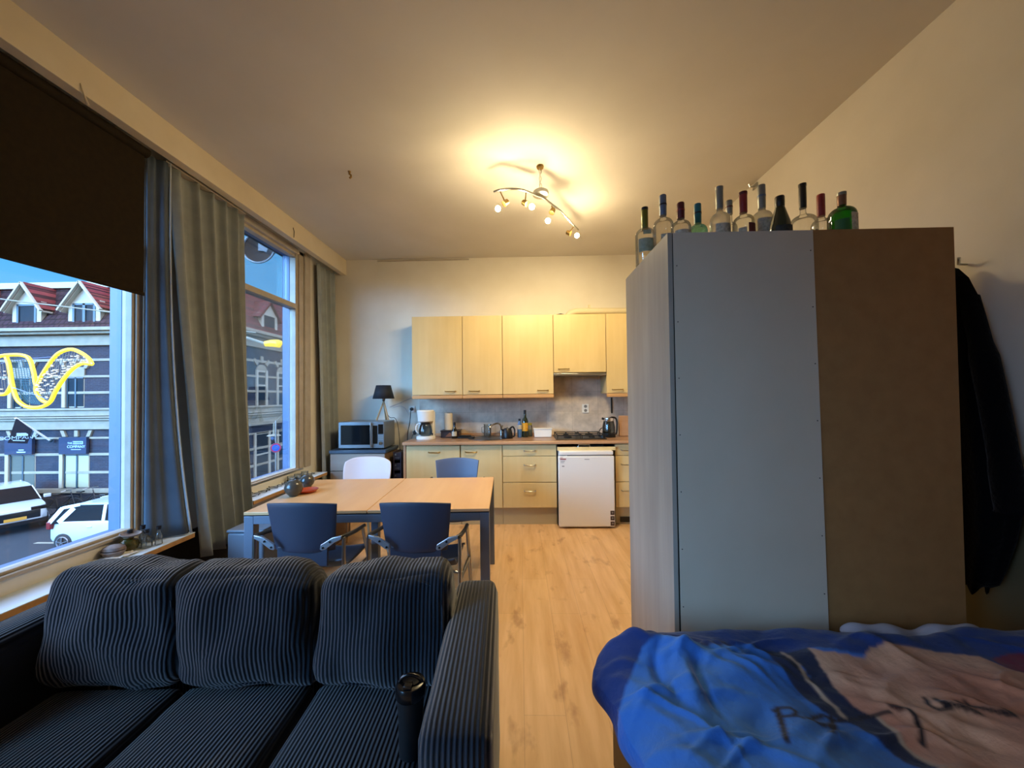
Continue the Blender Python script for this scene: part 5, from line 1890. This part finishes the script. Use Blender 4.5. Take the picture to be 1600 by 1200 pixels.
m = MB(); m.grid(coatf, 44, 60, True); m.build('body', 'coat', ct, angle=80)
m = MB(); m.tube(smooth_path([Vector(q) for q in ((-.0, .02, 1.86), (-.015, -.04, 1.6), (-.02, -.085, 1.3), (-.02, -.11, 1.05), (-.015, -.115, .98))]), [.035] * 5 + [.042] * 8 + [.046] * 7 + [.05], 16); m.build('sleeve', 'coat', ct, angle=80)
m = MB(); m.tube([(.095, .09, 2.03), (.05, .08, 2.03), (.03, .06, 2.05)], .006, 8); c = m.build('coat_hook', 'steel', loc=(1.93, 1.62, 0)); tag(c, 'small wall hook holding the long black coat', 'hook')

# ================================================================== BED
bd = thing('bed', 'dark wooden bed with a white sheeted mattress under the blue duvet', 'bed', (.33, -.55, 0))
BW, BL = 1.60, 1.96
m = MB(); m.box(0, .03, 0, BL, .08, .42); m.build('side_rail', 'bed_wood', bd, bevel=.004)
m = MB(); m.box(BW - .03, BW, 0, BL, .08, .42); m.build('side_rail', 'bed_wood', bd, bevel=.004)
m = MB(); m.box(.031, BW - .031, BL - .03, BL, .08, .42); m.build('end_rail', 'bed_wood', bd, bevel=.004)
for x in (.0, BW - .06):
    for y in (0.0, BL - .06):
        m = MB(); m.box(x + .003, x + .057, y + .003, y + .057, 0, .079); m.build('leg', 'bed_wood', bd)
m = MB(); puff(m, BW / 2, BL / 2 + .005, .465, BW - .03, BL - .03, .17, .05, 12, (0, 0, .01), 1, .002); m.build('mattress', 'sheet', bd, angle=80)

def sheet_fold(u, v):
    a = 2 * PI * v
    x = .84 + .50 * u
    rr = .019 * math.sin(PI * min(1, max(0, u))) ** .35 + .006 * math.sin(u * 21) + .003
    return Vector((x, 1.955 + math.cos(a) * rr * 1.2, .575 + .012 * math.sin(u * 9) + math.sin(a) * rr))


m = MB(); m.grid(sheet_fold, 50, 14); m.build('sheet_fold', 'sheet', bd, angle=80)

# duvet: heights laid out over the mattress, hanging over the left side
DX0 = .33


def poly_px(pts, Z=.60):
    return [(lambda q: (q.x, q.y))(at(x, y, Z=Z)) for x, y in pts]


def inside(p, poly):
    x, y = p
    r = False
    n = len(poly)
    for i in range(n):
        x1, y1 = poly[i]; x2, y2 = poly[i - 1]
        if (y1 > y) != (y2 > y) and x < (x2 - x1) * (y - y1) / (y2 - y1 + 1e-12) + x1:
            r = not r
    return r


def dseg(p, a, b_):
    ax_, ay_ = a; bx_, by_ = b_
    dx, dy = bx_ - ax_, by_ - ay_
    t = max(0, min(1, ((p[0] - ax_) * dx + (p[1] - ay_) * dy) / (dx * dx + dy * dy + 1e-12)))
    return math.hypot(p[0] - ax_ - t * dx, p[1] - ay_ - t * dy)


def c4(*pts):
    return [(1200 + x / 4, 950 + y / 4) for x, y in pts]


def c3(*pts):
    return [(900 + x / 4.444, 950 + y / 4.444) for x, y in pts]


band = poly_px(c4((-40, 300), (100, 318), (160, 370), (250, 440), (330, 540), (460, 640), (560, 690), (700, 700), (840, 830), (960, 930), (1100, 1010), (1000, 1010), (880, 965), (740, 860), (640, 790), (560, 720), (400, 665), (320, 620), (240, 560), (120, 460)))
gap = poly_px(c4((95, 322), (250, 320), (330, 420), (430, 520), (560, 620), (700, 680), (780, 740), (880, 860), (1060, 1000), (1100, 1010), (960, 930), (840, 830), (700, 700), (560, 690), (460, 640), (330, 540), (250, 440)))
cream1 = [poly_px([p])[0] for p in c4((95, 322), (190, 400), (250, 470), (340, 540), (420, 610), (470, 660))]
cream2 = [poly_px([p])[0] for p in c4((700, 690), (790, 760), (850, 850), (940, 920), (1040, 985), (1110, 1010))]
tan = poly_px(c4((250, 320), (340, 350), (600, 362), (640, 325), (800, 303), (1000, 305), (1200, 318), (1330, 330), (1480, 390), (1620, 435), (1760, 470), (1900, 1300), (1200, 1300), (1060, 1000), (880, 860), (780, 740), (690, 680), (560, 620), (430, 520), (330, 420)))
redp = poly_px(c4((1400, 340), (1500, 320), (1660, 330), (1700, 450), (1600, 432), (1480, 388)))
navy = poly_px([(900, 900), (1700, 900), (1700, 1062), (1575, 1052), (1532, 1034), (1500, 1030), (1400, 1027), (1350, 1038), (1262, 1030), (1225, 1030), (1200, 1027), (1150, 1022), (1100, 1030), (1060, 1022), (1030, 1022), (1005, 1030), (985, 1060), (960, 1110), (945, 1140), (880, 1150)])
strokes = [(c4((38, 655), (80, 640), (140, 645), (175, 665), (165, 700), (100, 705)), .0055),
           (c4((60, 650), (85, 740), (105, 830), (118, 890)), .0075), (c4((165, 700), (210, 715), (270, 705)), .004),
           (c4((330, 660), (290, 680), (280, 720), (330, 750), (390, 735), (400, 670), (340, 655)), .006), (c4((400, 680), (415, 760), (405, 830)), .007),
           (c4((400, 690), (520, 680), (640, 665), (760, 668)), .005), (c4((870, 665), (920, 700), (955, 760), (968, 845)), .0065),
           (c4((980, 580), (1010, 630), (1070, 660), (1160, 655), (1330, 690)), .0055), (c4((1060, 600), (1100, 640), (1120, 655)), .008),
           (c4((1180, 612), (1240, 640), (1330, 660), (1450, 685), (1550, 700)), .006), (c4((1230, 610), (1250, 632)), .005), (c4((1480, 655), (1520, 690)), .006)]
strokes = [([poly_px([p])[0] for p in pts], w) for pts, w in strokes]
dot = poly_px(c4((800, 648)))[0]

ca = {'navy': lin('#11306c'), 'blue': lin('#2a66b4'), 'band': lin('#1a2038'), 'cream': lin('#a8937c'), 'tan': lin('#c39a7c'), 'tan2': lin('#b07c62'), 'red': lin('#6a1c34'), 'ink': lin('#170d12')}
NX, NY = 400, 300
DY0, DY1 = -.5, 1.375
XEND = 1.93 - .02
HANG = .20


rw = random.Random(12)
WR = [(rw.uniform(.1, 1.7), rw.uniform(.75, 1.34), rw.uniform(-1.0, .5), rw.uniform(.05, .16), rw.uniform(.008, .018), rw.uniform(.004, .015)) for _ in range(70)]
WR += [(.36, 1.14, 1.35, .12, .016, -.022), (.45, 1.10, 1.25, .10, .014, -.02), (.42, 1.24, -.35, .18, .018, .018), (.60, 1.19, -.25, .22, .015, .014), (.52, .98, .9, .09, .03, -.02)]


def duv(u, v):
    """u along the cloth from the hem on the left to the far side, v along the bed"""
    y = DY0 + (DY1 - DY0) * (v ** .75)
    tot = HANG + (XEND - DX0)
    s = u * tot
    far = max(0, (y - 1.0) / .4)
    ztop = .618 + .03 * noise.noise(Vector((s * 2.2, y * 2.6, 1.3))) + .016 * noise.noise(Vector((s * 6, y * 5, 7.1))) + .006 * noise.noise(Vector((s * 15, y * 15, 2)))
    # raised folds
    for (cx_, cy_, an_, ln_, wd_, am_) in (WR if y > .6 else ()):
        dx_, dy_ = s - cx_, y - cy_
        al = dx_ * math.cos(an_) + dy_ * math.sin(an_)
        ac = -dx_ * math.sin(an_) + dy_ * math.cos(an_) + .25 * al * al / ln_
        if abs(al) < ln_ * 1.6 and abs(ac) < wd_ * 3:
            ztop += am_ * math.exp(-(al / ln_) ** 2 * 1.4) * math.exp(-(ac / wd_) ** 2)
    d1 = (y - (1.26 - .30 * max(0, s - .30)))
    ztop += .030 * math.exp(-(d1 / .055) ** 2) * math.exp(-((s - .35) / .28) ** 2)
    d2 = (y - (1.06 + .25 * (s - .3)))
    ztop += .018 * math.exp(-(d2 / .04) ** 2)
    ztop += .022 * math.exp(-((s - .42 - (y - 1.1) * .35) / .03) ** 2) * math.exp(-((y - 1.1) / .12) ** 2)
    # far edge rolls down at the foot, with a wavy outline
    edge = .035 + .03 * max(0, min(1, (s - .95) / .2)) * max(0, min(1, (1.45 - s) / .15)) + .012 * math.sin(s * 6.0 + 1) + .012 * math.sin(s * 13)
    ztop += .008 * math.exp(-((y - 1.28) / .07) ** 2)
    t = (y - (DY1 - edge - .03)) / (edge + .03)
    if t > 0:
        ztop -= .035 * t * t
    R = .075
    bulge_ = .05 + .050 * math.exp(-((y - 1.19) / .13) ** 2) + .012 * noise.noise(Vector((y * 7, 3, 1)))
    x_e = DX0 - bulge_
    if s < HANG:
        f_ = s / HANG
        ztop_e = ztop - .055
        hem = .435 + .012 * math.sin(y * 17) - .05 * max(0, min(1, (y - 1.2) / .06))
        z = hem + (ztop_e - hem) * f_
        x = x_e + .045 * (1 - f_) + .014 * math.sin(y * 34 + f_ * 2) * (1 - f_ * .6) - .02 * math.sin(PI * f_)
    else:
        w = s - HANG
        x = x_e + w * (1 + bulge_ / (XEND - DX0))
        e = max(0, 1 - w / .12)
        z = ztop - .055 * e * e
    # corner pulled in at the foot end
    if y > 1.2:
        kk = ((y - 1.2) / (DY1 - 1.2)) ** 2
        x += kk * .10 * max(0, 1 - max(0, s - HANG) / .25)
    return Vector((x, y, z))


bm = bmesh.new()
g = [[bm.verts.new(duv(i / NX, j / NY)) for j in range(NY + 1)] for i in range(NX + 1)]
for i in range(NX):
    for j in range(NY):
        bm.faces.new((g[i][j], g[i + 1][j], g[i + 1][j + 1], g[i][j + 1]))
bmesh.ops.recalc_face_normals(bm, faces=bm.faces)
me = bpy.data.meshes.new('duvet')
bm.to_mesh(me); bm.free()
lay = me.color_attributes.new('print', 'FLOAT_COLOR', 'POINT')
for k, v_ in enumerate(me.vertices):
    p = (v_.co.x, v_.co.y)
    if p[1] < .8:
        col = ca['blue'] if p[0] < 1.0 - p[1] * .2 else ca['tan']
        lay.data[k].color = col
        continue
    wob = noise.noise(Vector((p[0] * 9, p[1] * 9, 0))) * .008
    p2 = (p[0] + wob, p[1] + wob)
    col = ca['blue']
    if inside(p2, gap):
        col = ca['band']
    if inside(p2, navy):
        col = ca['navy']  # far part: darker print and shade painted together into the colour
    if inside(p2, tan):
        t = max(0, min(1, .5 + noise.noise(Vector((p[0] * 5, p[1] * 7, 4))) * 1.6))
        col = tuple(ca['tan'][q] * (1 - t) + ca['tan2'][q] * t for q in range(4))
    if inside(p2, redp):
        col = ca['red']
    if inside(p, band):
        col = ca['band']
    for ln, w in ((cream1, .006), (cream2, .005)):
        for a, b_ in zip(ln, ln[1:]):
            if dseg(p, a, b_) < w:
                col = ca['cream']
    for ln, w in strokes:
        for a, b_ in zip(ln, ln[1:]):
            if dseg(p, a, b_) < w:
                col = ca['ink']
    if math.hypot((p[0] - dot[0]) / 1.1, (p[1] - dot[1])) < .016:
        col = lin('#3a1a14')
    lay.data[k].color = col
import numpy as np
cols = np.zeros(((NX + 1) * (NY + 1)) * 4, dtype=np.float32)
lay.data.foreach_get('color', cols)
cg = cols.reshape(NX + 1, NY + 1, 4)
pad = np.pad(cg, ((1, 1), (1, 1), (0, 0)), mode='edge')
cg = (pad[:-2, 1:-1] + pad[2:, 1:-1] + pad[1:-1, :-2] + pad[1:-1, 2:] + 2 * pad[1:-1, 1:-1]) / 6
lay.data.foreach_set('color', cg.reshape(-1).astype(np.float32))
me.materials.append(M['duvet'])
me.polygons.foreach_set('use_smooth', [True] * len(me.polygons))
dv = bpy.data.objects.new('duvet', me)
COL.objects.link(dv)
s_ = dv.modifiers.new('solid', 'SOLIDIFY'); s_.thickness = .012; s_.offset = -1
tag(dv, 'crumpled blue duvet with a tan and navy handwriting print and painted-in far shade, spread over the bed', 'duvet')

# ================================================================== CEILING SPOTLIGHTS
LC = Vector((.175, 2.875, ZC))
lf = thing('ceiling_spotlight_bar', 'curved metal spotlight bar with four lit bulbs hanging from the ceiling', 'ceiling lamp', LC)


def lp(px, py, z):
    q = at(px, py, Z=z)
    return q - LC


m = MB(); m.lathe([(.028, 0), (.030, -.006), (.026, -.018), (.012, -.022), (.001, -.022)], (0, 0, 0), 20); m.build('ceiling_hook_plate', 'brass', lf)
cz = 3.075
cc = lp(845, 303, cz)
m = MB()
for ph in (0, PI):
    m.tube([(cc.x * t + .008 * math.sin(t * 12 + ph), cc.y * t + .008 * math.cos(t * 12 + ph), -.015 + (cc.z + .012) * t) for t in [k / 20 for k in range(21)]], .0028, 6)
m.build('twisted_cord', 'steel', lf)
m = MB(); m.lathe([(.001, .030), (.045, .028), (.062, .016), (.064, -.012), (.05, -.016), (.001, -.016)], cc, 32); m.build('canopy', 'steel', lf)
bz = [3.045 + (.0 - .0) for _ in range(12)]
bpx = [(772, 300), (780.5, 297), (793, 295.5), (808, 295.5), (822.7, 299), (837, 305), (848, 309), (863, 320), (876, 330), (885, 340), (896, 352), (903, 359)]
bpts = [lp(x, y, 3.045) for x, y in bpx]
m = MB()
sp = smooth_path(bpts, 4)
m.tube(sp, .0095, 10)
m.build('bar', 'steel', lf)
heads = [((781, 298), (790, 317), (778, 326), 0), ((822, 299), (820.5, 317.5), (831, 323), 0), ((862, 320), (863, 330), (856, 345), 0), ((897, 353), (889, 364), (901.5, 368), 0)]
lights = []
for (a, s_, b_, _) in heads:
    A = lp(*a, 3.045)
    Sx = lp(*s_, 3.045 - .075)
    # keep the lamp heads within reach of the bar: same distance, straight below
    yA = A.y + LC.y
    Sx = at(*s_, Y=yA + .01) - LC
    Bx = at(*b_, Y=yA - .02) - LC
    m = MB(); m.tube([A, A * .4 + Sx * .6 + Vector((0, .0, .0)), Sx], .005, 8); hd = m.build('spot_arm', 'brass', lf)
    d = (Bx - Sx).normalized()
    m = MB(); m.tube([Sx - d * .025, Sx - d * .022, Sx + d * .01, Sx + d * .02], [.012, .020, .023, .024], 16); m.build('lamp_holder', 'brass', hd)
    m = MB(); m.ball(Bx, .021, 18, 12); m.build('bulb', 'bulb', hd)
    lights.append(LC + Bx)
bulb = M['bulb'].node_tree.nodes['Principled BSDF']
bulb.inputs['Emission Color'].default_value = (1.0, .77, .42, 1)
bulb.inputs['Emission Strength'].default_value = BULB
bulb.inputs['Base Color'].default_value = (.8, .8, .8, 1)

# extra spots added at the bulbs, aimed down and kitchenwards to brighten the room
for L_ in lights:
    ld = bpy.data.lights.new('added_spot', 'SPOT')
    ld.energy = SPOT
    ld.color = (1.0, .80, .46)
    ld.spot_size = math.radians(165)
    ld.spot_blend = .7
    ld.shadow_soft_size = .03
    lo = bpy.data.objects.new('added_spot', ld)
    COL.objects.link(lo)
    lo.location = L_ + Vector((0, 0, -.024))
    lo.rotation_euler = Vector((.02, .42, -.9)).to_track_quat('-Z', 'Y').to_euler()

# small things fixed to ceiling and beam
q = at(546, 268, Z=ZC)
hk = thing('ceiling_hook', 'small dark hook in the ceiling over the table', 'hook', (q.x, q.y, ZC))
m = MB(); m.tube([(0, 0, 0), (0, 0, -.02), (.014, -.004, -.032), (.016, -.006, -.048), (.004, -.008, -.060)], .008, 8); m.cyl((0, 0, 0), (0, 0, -.006), .013, .011, 12); m.build('hook', 'brass', hk)
q = at(458, 362, X=-2.265)
hk = thing('beam_hook', 'small dark nail with thread on the beam over the far window', 'hook', (-2.264, q.y, q.z))
m = MB(); m.tube([(0, 0, .04), (.010, 0, .0), (.006, 0, -.06)], .003, 6); m.build('nail', 'cable', hk)
q = at(125, 130, X=-2.265)
m = MB(); m.tube([(0, 0, 0), (.006, .01, -.05), (.004, .03, -.09), (.0, .04, -.085)], [.002, .004, .006, .002], 6)
hk = m.build('plaster_tear', 'beam', loc=(-2.262, q.y, q.z)); tag(hk, 'torn curl of paint on the beam over the brown blind', 'paint flake')
q = at(1181, 291, X=XR)
hk = thing('wall_hook', 'small metal hook high on the right wall under the ceiling, above the bottles', 'hook', (XR, q.y, q.z))
m = MB(); m.box(-.012, 0, -.03, .03, -.02, .02); m.build('plate', 'steel', hk, bevel=.003)
m = MB(); m.tube([(-.01, 0, 0), (-.05, 0, -.005), (-.06, 0, .02)], .006, 8); m.build('hook', 'steel', hk)

# ================================================================== WORLD
w = bpy.data.worlds.new('sky')
S.world = w
w.use_nodes = True
nt = w.node_tree
bg = nt.nodes['Background']
tc = nt.nodes.new('ShaderNodeTexCoord')
sep = nt.nodes.new('ShaderNodeSeparateXYZ')
nt.links.new(tc.outputs['Generated'], sep.inputs[0])
rp = nt.nodes.new('ShaderNodeValToRGB')
e = rp.color_ramp.elements
e[0].position = 0.0; e[0].color = (.30, .36, .44, 1)
e[1].position = 1.0; e[1].color = SKY_ZEN
x_ = e.new(.04); x_.color = (.30, .62, .88, 1)
x_ = e.new(.22); x_.color = (.11, .45, .88, 1)
x_ = e.new(.34); x_.color = (.13, .46, .88, 1)
x_ = e.new(.46); x_.color = SKY_ZEN
nt.links.new(sep.outputs['Z'], rp.inputs[0])
nz = nt.nodes.new('ShaderNodeTexNoise'); nz.inputs['Scale'].default_value = 2.2; nz.inputs['Detail'].default_value = 5
mp = nt.nodes.new('ShaderNodeMapping'); mp.inputs['Scale'].default_value = (1, 1, 3.2)
nt.links.new(tc.outputs['Generated'], mp.inputs[0]); nt.links.new(mp.outputs[0], nz.inputs['Vector'])
cr = nt.nodes.new('ShaderNodeValToRGB')
cr.color_ramp.elements[0].position = .48; cr.color_ramp.elements[0].color = (0, 0, 0, 1)
cr.color_ramp.elements[1].position = .75; cr.color_ramp.elements[1].color = (.5, .5, .5, 1)
nt.links.new(nz.outputs['Fac'], cr.inputs[0])
mx = nt.nodes.new('ShaderNodeMixRGB')
nt.links.new(cr.outputs[0], mx.inputs[0]); nt.links.new(rp.outputs[0], mx.inputs[1]); mx.inputs[2].default_value = (.30, .66, .95, 1)
# added glow: unseen sky behind the camera brightened to light the room
def mth(op, a, b_=None, clamp=False):
    n_ = nt.nodes.new('ShaderNodeMath'); n_.operation = op; n_.use_clamp = clamp
    for i_, v_ in enumerate((a, b_)):
        if v_ is None:
            continue
        if isinstance(v_, (int, float)):
            n_.inputs[i_].default_value = v_
        else:
            nt.links.new(v_, n_.inputs[i_])
    return n_.outputs[0]


glow_y = mth('SUBTRACT', .40, sep.outputs['Y'])
glow_y = mth('MULTIPLY', glow_y, 1 / .45, True)
glow_z = mth('MULTIPLY', sep.outputs['Z'], 12.0, True)
glow = mth('MULTIPLY', glow_y, glow_z)
mx2 = nt.nodes.new('ShaderNodeMixRGB')
nt.links.new(glow, mx2.inputs[0]); nt.links.new(mx.outputs[0], mx2.inputs[1]); mx2.inputs[2].default_value = ADDED_GLOW
# added bright sky patch, out of view behind the left shoulder, lighting the back wall
vd = nt.nodes.new('ShaderNodeVectorMath'); vd.operation = 'DOT_PRODUCT'
nt.links.new(tc.outputs['Generated'], vd.inputs[0])
vd.inputs[1].default_value = tuple(Vector((-.54, -.80, .26)).normalized())
gp = nt.nodes.new('ShaderNodeMapRange'); gp.interpolation_type = 'SMOOTHSTEP'
gp.inputs['From Min'].default_value = .89; gp.inputs['From Max'].default_value = .965
nt.links.new(vd.outputs['Value'], gp.inputs['Value'])
mx3 = nt.nodes.new('ShaderNodeMixRGB')
nt.links.new(mth('MULTIPLY', gp.outputs[0], glow_z), mx3.inputs[0]); nt.links.new(mx2.outputs[0], mx3.inputs[1]); mx3.inputs[2].default_value = ADDED_PATCH
nt.links.new(mx3.outputs[0], bg.inputs['Color'])
bg.inputs['Strength'].default_value = SKY_STR

S.view_settings.view_transform = 'Standard'
S.view_settings.look = 'None'
S.view_settings.exposure = EXPO
S.view_settings.gamma = 1
S.view_settings.use_curve_mapping = False
S.cycles.use_denoising = True
try:
    S.cycles.denoiser = 'OPENIMAGEDENOISE'
except Exception:
    pass
S.cycles.max_bounces = 10
S.cycles.diffuse_bounces = 5
S.cycles.glossy_bounces = 4
S.cycles.transparent_max_bounces = 24
S.cycles.sample_clamp_indirect = 6
S.cycles.caustics_reflective = False
S.cycles.caustics_refractive = False
